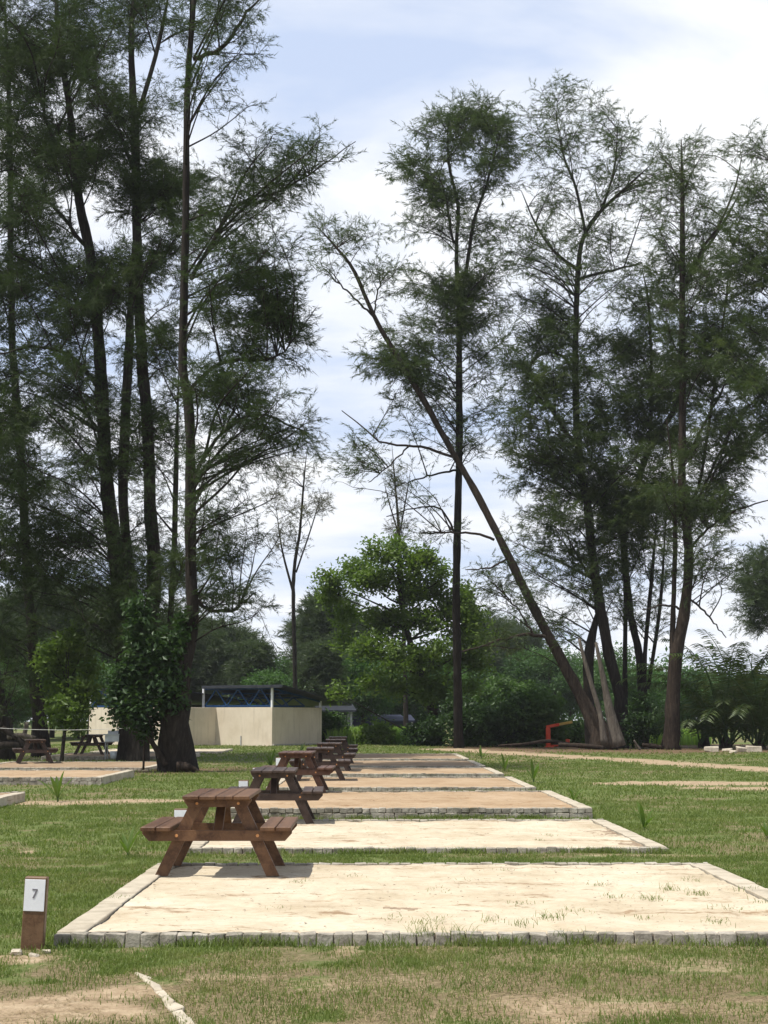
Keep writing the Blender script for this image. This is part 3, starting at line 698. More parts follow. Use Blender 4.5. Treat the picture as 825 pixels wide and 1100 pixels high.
def px_tree(Y, stems, ells, label, kind='near', leaf='needle', bark='bark', name='casuarina_tree', group='tall casuarina trees', ysp=2.5, rr=(20, 34), dens=1.0, limbs=(), cat='tree', flare=1.35, lump=.2, up=.35):
    """stems: [(px,py,width px), ...]; ells: (cx,cy,rx,ry,n[,dens]) where the foliage is; Y metres ahead"""
    s = Y / F
    mbT = MB(); mbF = MB(); lines = []; rads = []
    for k, st in enumerate(stems):
        dy = 0.0 if k == 0 else rng.normal(0, .4) * (1 if len(st) > 2 else 0)
        wob = np.cumsum(rng.normal(0, .12, len(st))); wob -= wob[0]
        pts = np.array([P(q[0], q[1], Y + (0 if i_ == 0 else dy * min(1, i_ / 2) + wob[i_])) for i_, q in enumerate(st)])
        rad = np.array([q[2] * .5 * s for q in st]); rad[-1] *= .35
        if k == 0 or st[0][1] > 780:
            g = pts[0].copy(); g[2] = -.25; pts[0][2] = max(pts[0][2], .35); pts = np.vstack([g, pts]); rad = np.concatenate([[rad[0] * flare], rad])
        n = max(12, int(np.linalg.norm(np.diff(pts, axis=0), axis=1).sum() / .55))
        L = np.concatenate([[0], np.cumsum(np.linalg.norm(np.diff(pts, axis=0), axis=1))]); L /= L[-1]
        sp = smooth_path(pts, n); rd = np.interp(np.linspace(0, 1, n), L, rad)
        tube(mbT, sp, rd, 10 if rad.max() > .12 else 7, True, lump if rad.max() > .12 else .05); lines.append(sp); rads.append(rd)
    base = lines[0][0]
    for lb in limbs:       # visible limbs: list of (px,py,w), depth drifts
        drift = rng.normal(0, .25)
        pts = np.array([P(q[0], q[1], Y + drift * i_) for i_, q in enumerate(lb)]); rad = np.array([q[2] * .5 * s for q in lb])
        n = 16; sp = smooth_path(pts, n); rd = np.interp(np.linspace(0, 1, n), np.linspace(0, 1, len(rad)), rad); sp[1:-1] += rng.normal(0, .025, (n - 2, 3)); tube(mbT, sp, rd, 6, False); lines.append(sp); rads.append(rd)
    nst = len(stems); allp = np.concatenate([l_ if k_ < nst else l_[:-4] for k_, l_ in enumerate(lines)]); allr = np.concatenate([l_ if k_ < nst else l_[:-4] for k_, l_ in enumerate(rads)])
    for e in ells:
        cx, cy, rx, ry, n = e[:5]; de = e[5] if len(e) > 5 else 1.0
        if de < .95 and kind == 'mid': de *= .62
        if kind == 'near': de *= 1.15
        de *= .66; rx *= 1.06; ry *= 1.06
        for _ in range(int(n * 1.55 + .5)):
            a_ = rng.random() * 6.283; q = math.sqrt(rng.random())
            yy = Y + np.clip(rng.normal(0, ysp * .6), -ysp * 1.3, ysp * 1.3)
            C = P(cx + rx * q * math.cos(a_), cy + ry * q * math.sin(a_), yy)
            r = (rr[0] + (rr[1] - rr[0]) * rng.random()) * s
            hd = np.hypot(allp[:, 0] - C[0], allp[:, 1] - C[1])
            cost = np.abs(allp[:, 2] - (C[2] - .4 * hd - .2)) + hd * 1.0 + np.maximum(0, allp[:, 2] - C[2]) * 1.5
            ii = np.argmin(cost + rng.random(len(cost)) * .8)
            clump(mbT, mbF, C, r, allp[ii], dens * de, kind, up=up, limb_r=min(.014 + .008 * np.linalg.norm(C - allp[ii]), .75 * allr[ii] + .004))
    return finish_tree(name, mbT, mbF, base, label, cat, group, bark, leaf)

# ------------------------------------------------------------------ left casuarinas
px_tree(46, [[(187, 820, 40), (186, 800, 35), (187, 767, 31), (191, 740, 27), (196, 713, 22), (201, 690, 18), (206, 655, 14), (204, 592, 12.5), (203, 447, 11), (196, 388, 10), (199, 242, 8.5), (201, 97, 7), (208, 0, 6), (212, -60, 4)]],
        [(245, 75, 35, 60, 7, .6), (270, 190, 40, 45, 7, .8), (335, 180, 32, 25, 5, .55), (300, 225, 30, 25, 4, .6), (270, 330, 45, 50, 13, 1.1), (300, 345, 22, 45, 5), (250, 420, 45, 45, 11, 1.1), (295, 465, 28, 18, 4, .8), (312, 478, 14, 14, 2, .6),
         (235, 520, 22, 50, 6, .7), (275, 560, 28, 35, 3, .35), (228, 620, 25, 40, 6, .8), (245, 260, 25, 40, 5, .8), (230, -10, 40, 40, 5), (250, 660, 15, 25, 2, .6)],
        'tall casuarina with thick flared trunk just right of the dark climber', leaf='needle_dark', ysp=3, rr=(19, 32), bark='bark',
        limbs=[[(208, 63, 6), (242, 48, 5), (267, 10, 4), (283, -3, 2)], [(205, 300, 5), (250, 225, 4), (300, 205, 3), (345, 178, 2), (382, 152, 1)], [(204, 520, 5), (235, 470, 4), (275, 445, 3), (330, 465, 1.5)],
               [(206, 640, 5), (225, 655, 4), (255, 652, 3), (275, 636, 1.5)], [(202, 420, 5), (240, 390, 4), (300, 380, 2), (340, 330, 1)]], flare=1.35)
px_tree(57, [[(141, 802, 28), (136, 740, 20), (126, 617, 16), (114, 520, 14), (109, 423, 13), (99, 291, 11), (85, 218, 9), (75, 121, 7), (63, 40, 6), (58, -40, 4)]],
        [(60, 60, 60, 60, 14, 1.1), (45, 185, 60, 50, 14, 1.2), (105, 150, 45, 45, 8), (70, 330, 60, 45, 13, 1.1), (45, 420, 50, 45, 9), (60, 500, 50, 50, 7), (95, 590, 40, 45, 5, .9), (110, 20, 40, 40, 6), (125, 660, 35, 35, 6, .8), (60, 640, 40, 40, 6, .8), (20, -10, 40, 40, 6)],
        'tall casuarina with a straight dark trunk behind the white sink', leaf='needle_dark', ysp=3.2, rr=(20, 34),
        limbs=[[(104, 415, 5), (80, 385, 4), (40, 372, 3), (0, 380, 2)], [(95, 270, 5), (60, 225, 4), (20, 200, 2)], [(88, 225, 4), (50, 130, 4), (30, 60, 2)], [(104, 350, 4), (60, 300, 3), (10, 270, 2)]], flare=1.4)
px_tree(56, [[(150, 802, 20), (152, 700, 15), (166, 641, 13), (162, 544, 12), (158, 447, 11), (153, 388, 11), (148, 291, 10), (145, 145, 8), (141, 48, 6), (145, -30, 5)],
             [(150, 700, 12), (133, 560, 10), (133, 471, 10), (138, 374, 9), (143, 262, 7)], [(148, 125, 6), (163, 75, 5), (172, 40, 5), (184, -20, 4)], [(180, 720, 7), (187, 592, 6), (189, 510, 6), (192, 400, 3)]],
        [(150, 205, 35, 35, 9, 1.3), (140, 110, 40, 40, 6), (170, 20, 45, 40, 7), (165, 300, 30, 45, 7), (170, 420, 40, 55, 10), (165, 520, 40, 40, 6, .8), (165, 610, 40, 40, 7), (190, 230, 25, 40, 5), (120, 480, 30, 40, 5, .8), (120, 300, 30, 40, 6), (150, 665, 30, 30, 5)],
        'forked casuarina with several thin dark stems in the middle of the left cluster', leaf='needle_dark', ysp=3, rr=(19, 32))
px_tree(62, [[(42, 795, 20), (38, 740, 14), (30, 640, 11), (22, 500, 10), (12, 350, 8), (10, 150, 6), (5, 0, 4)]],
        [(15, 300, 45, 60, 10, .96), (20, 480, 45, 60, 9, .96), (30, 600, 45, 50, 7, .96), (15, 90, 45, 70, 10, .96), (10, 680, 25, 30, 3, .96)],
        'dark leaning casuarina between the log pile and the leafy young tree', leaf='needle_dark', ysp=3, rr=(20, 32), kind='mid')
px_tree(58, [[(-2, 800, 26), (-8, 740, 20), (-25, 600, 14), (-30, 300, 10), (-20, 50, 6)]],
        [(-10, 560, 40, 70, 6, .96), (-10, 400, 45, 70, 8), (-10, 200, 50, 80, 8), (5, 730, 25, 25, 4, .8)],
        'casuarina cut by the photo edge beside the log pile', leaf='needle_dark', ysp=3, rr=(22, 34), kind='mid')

# ------------------------------------------------------------------ right casuarinas
px_tree(80, [[(492.5, 795, 10), (491, 715, 8.5), (490, 620, 8), (493, 494, 7.5), (493, 400, 7), (493, 332, 6), (490, 269, 4), (492, 222, 3.5), (482, 175, 3), (481, 120, 2)],
             [(494, 335, 5), (504, 269, 4), (509, 237, 3.5), (522, 200, 3), (537, 145, 2)], [(490, 262, 3), (485, 253, 3), (479, 212, 2.5), (468, 180, 2)]],
        [(480, 150, 38, 30, 12, .9), (500, 135, 30, 15, 5, .8), (530, 170, 14, 40, 8), (462, 190, 22, 30, 6), (470, 235, 32, 30, 8, .7), (518, 255, 22, 45, 7, .8), (472, 330, 32, 35, 7), (520, 350, 30, 50, 8), (455, 400, 28, 40, 8), (500, 420, 40, 40, 7, .8), (445, 310, 10, 10, 2, .6), (515, 470, 22, 30, 4, .6), (460, 455, 20, 15, 3, .7)],
        'tall straight slender casuarina standing alone beside the leaning trunk', ysp=2.2, rr=(16, 25), kind='mid', flare=1.25,
        limbs=[[(491, 575, 2.5), (470, 545, 2), (440, 548, 1.5), (415, 555, 1)], [(491, 505, 2.5), (465, 510, 2), (430, 520, 1)]])
px_tree(77, [[(646, 792, 23), (632, 765, 14), (615, 733, 11), (586, 678, 9.5), (566, 640, 8.5), (540, 586, 7.5), (509, 526, 7), (487, 488, 6.5), (459, 438, 6), (437, 400, 5.5), (424, 379, 5), (402, 341, 4.5), (380, 291, 3.5), (361, 266, 2.5), (338, 240, 1.5)]],
        [(352, 258, 22, 14, 4, .6), (385, 262, 22, 14, 4, .6), (403, 305, 18, 22, 4, .6), (425, 300, 12, 14, 2, .6), (420, 400, 22, 25, 5), (378, 487, 20, 20, 4, .55), (362, 515, 14, 16, 2, .5), (398, 470, 14, 14, 2, .5), (520, 625, 20, 16, 3, .5), (540, 690, 30, 8, 4, .5), (470, 575, 25, 8, 2, .5), (540, 640, 20, 20, 3, .5), (450, 525, 20, 8, 2, .5), (352, 285, 14, 10, 2, .5)],
        'long casuarina leaning far over to the left from the broken stumps', ysp=1.6, rr=(13, 22), kind='mid', flare=1.3, bark='bark_brown',
        limbs=[[(487, 491, 3), (460, 482, 3), (440, 479, 2.5), (408, 474, 2), (385, 455, 1.5), (367, 441, 1)], [(440, 479, 2), (418, 500, 1.5), (396, 518, 1)], [(531, 580, 3), (510, 573, 2.5), (490, 572, 2), (452, 573, 1.2)], [(586, 684, 4), (560, 682, 3), (530, 690, 2), (496, 700, 1.5)],
                [(574, 684, 3), (560, 660, 2), (544, 640, 1.5), (538, 625, 1)], [(402, 341, 2.5), (375, 315, 2), (347, 288, 1)], [(402, 338, 2), (405, 315, 1.8), (413, 290, 1)], [(545, 600, 2.5), (525, 610, 2), (500, 612, 1)]])
px_tree(79, [[(667, 800, 15), (665, 749, 12), (654, 703, 12), (645, 654, 12), (636, 593, 10), (631, 545, 9), (621, 480, 8), (618, 400, 7), (621, 289, 6), (629, 250, 4.5), (647, 225, 4), (672, 202, 3.5), (698, 178, 2.5)],
             [(634, 793, 13), (632, 708, 12), (645, 645, 10)], [(629, 250, 3.5), (618, 200, 3), (606, 170, 2.5), (598, 130, 2)], [(621, 290, 4), (595, 270, 3), (575, 240, 2.5), (560, 205, 2)], [(647, 225, 3), (660, 180, 2.5), (664, 130, 2)]],
        [(595, 145, 30, 40, 10, .65), (640, 150, 35, 40, 9, .6), (690, 180, 25, 35, 7, .6), (575, 230, 28, 40, 8, .65), (640, 215, 35, 35, 7, .65), (605, 300, 40, 40, 8, .7), (650, 290, 25, 35, 5, .7), (560, 300, 22, 40, 5, .6),
         (575, 375, 35, 40, 9), (590, 440, 40, 40, 10), (600, 510, 45, 40, 11), (630, 570, 45, 40, 10), (565, 480, 25, 30, 4, .7), (570, 600, 30, 30, 5, .7), (600, 650, 35, 30, 7, .8), (645, 400, 30, 40, 6), (650, 480, 30, 40, 6), (660, 620, 25, 25, 4, .8)],
        'wide casuarina with twin lower stems beside the pale stumps', ysp=3, rr=(16, 27), kind='mid',
        limbs=[[(618, 400, 4), (600, 380, 3), (575, 385, 2.5), (562, 420, 1.5)], [(621, 480, 5), (605, 460, 4), (580, 415, 3.5), (565, 390, 2.5)], [(622, 300, 3.5), (650, 292, 3), (690, 282, 1.5)], [(640, 630, 4), (620, 600, 3), (600, 590, 1.5)]], flare=1.3)
px_tree(82, [[(690, 795, 11), (689, 746, 9), (686, 700, 9), (677, 657, 8), (670, 577, 8), (685, 519, 8), (698, 480, 7), (730, 422, 6), (735, 308, 4), (766, 257, 3.5), (782, 231, 3), (798, 200, 2)],
             [(672, 795, 6), (671, 715, 5), (671, 620, 4), (660, 520, 3)], [(694, 797, 6), (692, 715, 4.5), (700, 620, 4), (705, 560, 3)], [(696, 740, 4), (709, 650, 4), (715, 560, 3)], [(698, 480, 4), (700, 420, 3.5), (697, 330, 3), (690, 290, 2)]],
        [(690, 325, 32, 35, 7, .8), (690, 395, 35, 40, 9), (680, 465, 40, 40, 10), (690, 540, 45, 35, 11), (690, 610, 40, 35, 8, .9), (715, 430, 30, 40, 6), (665, 545, 30, 30, 5), (700, 665, 30, 20, 4, .6), (660, 660, 20, 20, 3, .6)],
        'casuarina with a bundle of thin stems behind the vine covered stump', ysp=3, rr=(16, 27), kind='mid')
px_tree(76, [[(721, 803, 15), (723, 749, 12.5), (726, 708, 12), (736, 654, 9), (740, 593, 8), (733, 528, 7), (733, 464, 6.5), (733, 400, 6), (733, 273, 5), (733, 208, 3.5), (732, 150, 2)],
             [(723, 712, 7), (722, 689, 6), (725, 593, 5), (724, 520, 3.5), (716, 450, 2)], [(736, 310, 4), (757, 262, 3.5), (770, 247, 3), (790, 200, 2), (798, 160, 1.5)], [(742, 540, 4), (753, 512, 3.5), (769, 401, 3), (778, 337, 2.5), (785, 270, 1.5)]],
        [(735, 175, 25, 40, 7, .65), (725, 235, 32, 35, 7, .75), (755, 250, 30, 35, 6, .75), (765, 320, 40, 45, 10, .9), (725, 320, 30, 40, 7), (775, 390, 40, 40, 9), (745, 400, 35, 40, 7), (760, 470, 45, 40, 10), (745, 540, 45, 35, 10), (795, 480, 25, 40, 5, .7), (780, 550, 25, 20, 4, .6), (740, 600, 32, 25, 6, .8), (765, 620, 18, 20, 3, .6)],
        'casuarina with a clean reddish trunk nearest the palm clump', ysp=3, rr=(16, 27), kind='mid', bark='bark_brown',
        limbs=[[(740, 590, 3), (770, 560, 2.5), (800, 545, 2), (835, 535, 1)], [(742, 560, 3), (780, 490, 2.5), (825, 464, 1.5)], [(748, 540, 3), (790, 455, 2.5), (830, 410, 1.5)], [(738, 640, 2.5), (760, 660, 2), (780, 685, 1)], [(735, 655, 3), (715, 650, 2), (690, 655, 1.2)], [(733, 500, 3), (765, 440, 2.5), (800, 370, 1.5)]])
px_tree(72, [[(862, 800, 14), (858, 700, 11), (850, 560, 9), (845, 400, 7), (838, 250, 5), (825, 150, 2)]],
        [(808, 180, 18, 30, 6, .8), (808, 240, 25, 35, 9, .9), (805, 310, 28, 40, 9, .96), (808, 390, 28, 40, 8, .96), (820, 460, 25, 40, 6, .96), (850, 300, 25, 60, 6)],
        'casuarina standing beyond the photo edge with its crown reaching in', ysp=2.5, rr=(16, 26), kind='mid')
px_tree(95, [[(840, 798, 9), (838, 720, 7), (832, 650, 5), (826, 600, 3)]], [(812, 625, 16, 22, 8, 1.1), (815, 655, 14, 20, 6, 1), (830, 620, 18, 30, 6)], 'light green drooping casuarina above the palms', ysp=1.5, rr=(12, 18), kind='mid', leaf='needle_far')

# thin distant casuarinas and dead tops
px_tree(105, [[(318, 795, 5.5), (316, 700, 4.5), (315, 620, 4), (322, 570, 3), (326, 520, 2), (330, 480, 1)], [(316, 640, 3), (303, 590, 2), (296, 540, 1)], [(318, 615, 2), (335, 565, 1.5), (345, 530, 1)]],
        [(318, 520, 18, 25, 6, .4), (300, 540, 12, 25, 4, .4), (338, 545, 10, 25, 4, .35), (308, 590, 14, 12, 3, .5), (320, 570, 14, 20, 3, .4)],
        'sparse thin casuarina seen in the gap behind the wash house', ysp=1.2, rr=(10, 16), kind='mid', leaf='needle_dry', up=.8)
px_tree(110, [[(436, 795, 5), (434, 700, 4), (430, 600, 3), (426, 540, 2.2), (421, 478, 1)], [(430, 570, 2), (437, 530, 1.5), (441, 505, 1)], [(430, 580, 2), (418, 540, 1.3), (412, 515, 1)]],
        [(426, 535, 12, 30, 6, .22), (432, 570, 14, 15, 4, .25)], 'almost bare casuarina top rising behind the round green tree', ysp=1, rr=(9, 15), kind='mid', leaf='needle_dry', up=1.2)

# ------------------------------------------------------------------ broadleaf plants
LT = {'small': leaf_templates(9, .20, .10, .16), 'big': leaf_templates(8, .30, .13, .2, .45), 'far': leaf_templates(24, .25, .14, .36), 'mid': leaf_templates(10, .25, .14, .26)}
def leafy(Y, base, blobs, label, name, cat, group=None, leaf='leaf', kind='small', trunk_px=8, trunk=None, dens=1.0, bark='twig', ysq=1.0, limb=True):
    """blobs: (cx,cy,r px) lumps of leaves joined to the trunk by limbs"""
    s = Y / F; mbT = MB(); mbF = MB()
    if trunk is None:
        tx = np.mean([b[0] for b in blobs]); ty = np.mean([b[1] for b in blobs]); trunk = [base, ((base[0] + tx) / 2 + rng.normal(0, 3), (base[1] + ty) / 2), (tx, ty)]
    pts = np.array([P(q[0], q[1], Y) for q in trunk]); pts[0][2] = -.15
    tp = smooth_path(pts, 16); tube(mbT, tp, np.linspace(trunk_px * .5 * s, trunk_px * .15 * s, 16), 7, True, .1)
    for b in blobs:
        cx, cy, r = b[:3]; de = b[3] if len(b) > 3 else 1.0
        yy = Y + rng.normal(0, 1) * r * s * .9 * ysq
        C = P(cx, cy, yy); rm = r * s
        if limb:
            hd = np.hypot(tp[:, 0] - C[0], tp[:, 1] - C[1]); ii = np.argmin(np.abs(tp[:, 2] - (C[2] - .5 * hd)) + hd)
            tube(mbT, smooth_path([tp[ii], (tp[ii] + C) / 2 + rng.normal(0, .12 * rm, 3), C], 7), np.linspace(trunk_px * .13 * s, .012, 7), 5, False)
        # leaves in a handful of sub-lumps toward the outside
        nsub = 9
        for _ in range(nsub):
            d = rng.normal(0, 1, 3); d[2] = abs(d[2]) * .9 - .25; d /= np.linalg.norm(d)
            c2 = C + d * rm * (.35 + .5 * rng.random()); r2 = rm * (.28 + .22 * rng.random())
            if limb: tube(mbT, smooth_path([C, (C + c2) / 2 + rng.normal(0, .05 * rm, 3), c2], 4), np.linspace(.022, .008, 4), 3, False)
            ls = {'small': .2, 'big': .3, 'far': .62, 'mid': .27}[kind]
            n = max(3, int(de * dens * 5.5 * (r2 / ls) ** 2))
            q = rng.normal(0, 1, (n, 3)); q /= np.linalg.norm(q, axis=1)[:, None]; q *= (rng.random(n) ** .45)[:, None] * r2; q[:, 2] *= .75
            pos = c2 + q; ok = pos[:, 2] > .05; pos = pos[ok]; n = len(pos)
            place(mbF, LT[kind], pos, rng.random(n) * 6.283, rng.normal(0, .35, n), .7 + .5 * rng.random(n), True)
    base3 = tp[0]
    return finish_tree(name, mbT, mbF, base3, label, cat, group, bark, leaf)

# round bright tree
blobs = [(365, 640, 22), (352, 626, 14), (385, 612, 22), (410, 597, 20), (430, 590, 16), (455, 605, 18), (478, 620, 16), (400, 630, 22), (430, 625, 24), (462, 640, 22), (375, 665, 18), (410, 665, 24), (445, 670, 26), (480, 665, 22), (500, 680, 20), (495, 650, 16),
         (395, 700, 22), (430, 710, 26), (465, 710, 26), (497, 710, 20), (400, 735, 18), (450, 745, 22), (480, 745, 18), (425, 740, 18), (510, 690, 12), (440, 605, 16), (370, 690, 12), (365, 745, 10), (505, 660, 18), (515, 685, 15), (500, 638, 13), (512, 715, 14), (505, 740, 12), (440, 640, 20), (415, 680, 20)]
leafy(88, (472, 796), blobs, 'large rounded bright green broadleaf tree left of the slender straight trunk', 'broadleaf_tree', 'tree', leaf='leaf', kind='mid', trunk_px=11, trunk=[(473, 797), (462, 755), (445, 705), (432, 655), (428, 610)], dens=.95)
# leafy young tree, left
blobs = [(72, 690, 14), (88, 700, 14), (60, 700, 13), (50, 715, 11), (70, 715, 16), (92, 722, 14), (60, 735, 14), (80, 740, 16), (95, 745, 12), (70, 760, 13), (85, 765, 12), (62, 752, 10), (75, 682, 8), (66, 775, 9), (78, 782, 9), (58, 770, 8), (90, 752, 10)]
leafy(56, (66, 803), blobs, 'leafy bright green young tree left of the cream wall', 'young_tree', 'tree', leaf='leaf', kind='small', trunk_px=5, dens=1.5)
blobs = [(150, 700, 9), (163, 706, 10), (140, 716, 9), (155, 722, 11), (174, 718, 9), (146, 736, 11), (165, 738, 12), (134, 738, 8), (182, 738, 9), (154, 754, 11), (172, 756, 11), (139, 758, 8), (188, 754, 8), (163, 772, 9), (147, 774, 7), (181, 772, 8), (125, 748, 5),
         (143, 684, 6), (152, 668, 5), (147, 652, 4), (170, 690, 6), (186, 700, 6), (192, 684, 5), (196, 668, 4), (158, 786, 5), (190, 724, 7), (128, 768, 4), (130, 724, 6), (160, 686, 6)]
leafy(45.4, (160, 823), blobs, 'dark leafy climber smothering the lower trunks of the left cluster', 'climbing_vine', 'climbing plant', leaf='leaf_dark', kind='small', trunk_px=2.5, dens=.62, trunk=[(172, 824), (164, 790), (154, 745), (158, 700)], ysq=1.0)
blobs = [(688, 752, 7), (683, 762, 9), (694, 762, 8), (682, 775, 10), (694, 776, 10), (686, 788, 11), (698, 788, 9), (679, 795, 8)]
leafy(77, (688, 803), blobs, 'vine covered stump, a narrow dark green column between two trunks', 'vine_covered_stump', 'climbing plant', leaf='leaf_dark', kind='small', trunk_px=7, dens=1.3)
# bushes along the far edge
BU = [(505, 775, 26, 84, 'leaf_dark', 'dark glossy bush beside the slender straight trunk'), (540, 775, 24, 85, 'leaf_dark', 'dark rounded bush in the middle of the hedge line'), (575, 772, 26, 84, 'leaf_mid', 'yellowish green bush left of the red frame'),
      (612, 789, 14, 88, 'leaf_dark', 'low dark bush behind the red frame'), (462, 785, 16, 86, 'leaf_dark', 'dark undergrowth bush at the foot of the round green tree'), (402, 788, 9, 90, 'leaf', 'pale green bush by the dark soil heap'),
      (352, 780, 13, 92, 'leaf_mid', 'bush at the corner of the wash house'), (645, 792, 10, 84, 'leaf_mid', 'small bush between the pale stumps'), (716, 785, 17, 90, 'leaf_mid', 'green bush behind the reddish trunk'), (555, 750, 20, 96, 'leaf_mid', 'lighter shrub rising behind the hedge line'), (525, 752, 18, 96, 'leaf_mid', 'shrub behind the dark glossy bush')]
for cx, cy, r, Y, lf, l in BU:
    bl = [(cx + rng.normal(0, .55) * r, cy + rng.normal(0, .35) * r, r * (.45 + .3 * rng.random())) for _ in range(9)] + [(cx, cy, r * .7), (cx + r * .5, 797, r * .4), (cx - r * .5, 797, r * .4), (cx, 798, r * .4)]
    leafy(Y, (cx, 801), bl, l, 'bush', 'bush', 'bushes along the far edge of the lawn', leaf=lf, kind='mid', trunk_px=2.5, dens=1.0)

# distant trees: a few kinds, each tree an object of its own
def far_proto(kind):
    mbT = MB(); mbF = MB()
    if kind == 'cas':
        H = 10.; tube(mbT, [(0, 0, -.3), (.1, 0, 4), (0, .1, 9.6)], [.22, .14, .03], 6)
        for _ in range(46):
            z = 2.0 + 7.8 * rng.random(); rr = 2.3 * (1 - (z / 11.5)) ** .8 + .2; a_ = rng.random() * 6.283; q = rr * (.5 + .5 * rng.random())
            clump(mbT, mbF, (q * math.cos(a_), q * math.sin(a_), z + .5), .9 + .4 * rng.random(), (0, 0, z - .4 * q), 1.0, 'far', .04, up=.4, step=.4)
    else:
        tube(mbT, [(0, 0, -.3), (.1, 0, 3), (.3, .1, 6.5)], [.25, .18, .06], 6)
        for _ in range(26):
            d = rng.normal(0, 1, 3); d /= np.linalg.norm(d); C = np.array([0, 0, 5.6]) + d * np.array([2.7, 2.7, 3.4]) * (.4 + .6 * rng.random()); C[2] = max(C[2], 1.3)
            tube(mbT, smooth_path([(0.1, 0, C[2] * .6), C * .6 + np.array([0, 0, C[2] * .3]), C], 5), np.linspace(.07, .02, 5), 4, False)
            n = 26; q = rng.normal(0, 1, (n, 3)); q /= np.linalg.norm(q, axis=1)[:, None]; q *= (rng.random(n) ** .45)[:, None] * (1.0 + .6 * rng.random()); q[:, 2] *= .7
            place(mbF, LT['far'], C + q, rng.random(n) * 6.283, rng.normal(0, .3, n), .7 + .6 * rng.random(n), True)
    return mbT, mbF
FP = {}
for k in ('cas', 'broad'):
    for v_ in range(2):
        a_, b_ = far_proto(k)
        FP[(k, v_)] = (a_.mesh('trunk', M['twig'], True), b_.mesh('crown', M['needle_far' if k == 'cas' else 'leaf_far']))
FAR = [ # px, top py, Y, kind
    (228, 690, 125, 'cas'), (250, 680, 130, 'cas'), (272, 700, 118, 'cas'), (300, 705, 125, 'broad'), (292, 715, 112, 'broad'), (335, 670, 130, 'cas'), (352, 655, 125, 'cas'), (372, 665, 135, 'cas'), (345, 700, 115, 'cas'), (390, 690, 120, 'broad'),
    (510, 690, 150, 'cas'), (525, 670, 160, 'cas'), (548, 700, 150, 'broad'), (570, 698, 165, 'broad'), (590, 690, 150, 'broad'), (612, 700, 160, 'broad'), (640, 700, 150, 'broad'), (660, 695, 140, 'broad'), (495, 700, 140, 'broad'), (470, 700, 130, 'broad'), (440, 710, 130, 'broad'), (415, 705, 130, 'broad'),
    (700, 712, 145, 'broad'), (722, 722, 125, 'broad'), (748, 712, 150, 'broad'), (775, 722, 140, 'broad'), (800, 718, 150, 'broad'), (830, 722, 140, 'broad'), (855, 715, 130, 'broad'),
    (560, 680, 190, 'cas'), (680, 715, 120, 'broad'), 
    (5, 650, 105, 'cas'), (60, 640, 120, 'cas'), (100, 650, 125, 'cas'), (125, 650, 120, 'cas'), (150, 690, 130, 'broad'), (180, 680, 125, 'cas'), (205, 670, 130, 'cas'), (40, 680, 110, 'broad'), (85, 690, 115, 'broad'), (15, 700, 100, 'broad'), (-40, 680, 110, 'broad'), (112, 710, 110, 'broad'), (880, 690, 135, 'broad'), (910, 700, 130, 'cas')]
side = {'cas': 'feathery grey green casuarina in the distant tree line', 'broad': 'rounded green tree in the distant tree line'}
for k_, (px, py, Y, kd) in enumerate(FAR):
    p = P(px, py, Y); H = p[2]; s = H / (10.2 if kd == 'cas' else 9.3)
    r = empty('casuarina_tree' if kd == 'cas' else 'broadleaf_tree', (p[0], Y, 0), rng.random() * 6.283, side[kd], 'tree', 'distant casuarinas' if kd == 'cas' else 'distant rounded trees')
    w = s * (1.0 + .35 * rng.random()) if kd == 'broad' else s * (.9 + .3 * rng.random())
    r.scale = (w, w, s)
    for part, me in zip(('trunk', 'crown'), FP[(kd, k_ % 2)]):
        o = bpy.data.objects.new(part, me); col.objects.link(o); o.parent = r
# far wood as one mass behind them
mbF = MB()
n = 1500; x = (rng.random(n) * 2 - 1) * 150; y = 205 + rng.random(n) * 25; z = rng.random(n) ** .8 * (8.5 + 3 * np.sin(x * .11) + 2 * np.sin(x * .31 + 1))
for k in range(3):
    q = rng.normal(0, 1.3, (n, 3)); place(mbF, LT['far'] * 2.4, np.stack([x, y, np.maximum(z, .4)], 1) + q, rng.random(n) * 6.283, rng.normal(0, .3, n), .8 + .6 * rng.random(n), True)
tag(mbF.build('woods', M['leaf_far']), 'far wood closing the view behind the distant trees', None, None, 'stuff')

# tall field grass beyond the lawn
mb = MB()
for (pxa, pxb, Y0, Y1, n, h) in ((352, 470, 90, 108, 14000, 1.0), (600, 760, 88, 125, 9000, .8), (495, 600, 92, 120, 4000, .9), (200, 345, 96, 120, 4000, .7)):
    y = Y0 + rng.random(n) * (Y1 - Y0); t = rng.random(n); x = (pxa + (pxb - pxa) * t - 398) / F * y
    V, T, Q = blades(x, y, h * (.4 + .7 * rng.random(n)), .09 * np.ones(n), .45, z=np.zeros(n)); mb.add(V, T, Q)
tag(mb.build('tall_grass', M['tall_grass']), 'bright tall grass in the sunny field beyond the lawn', None, None, 'stuff')

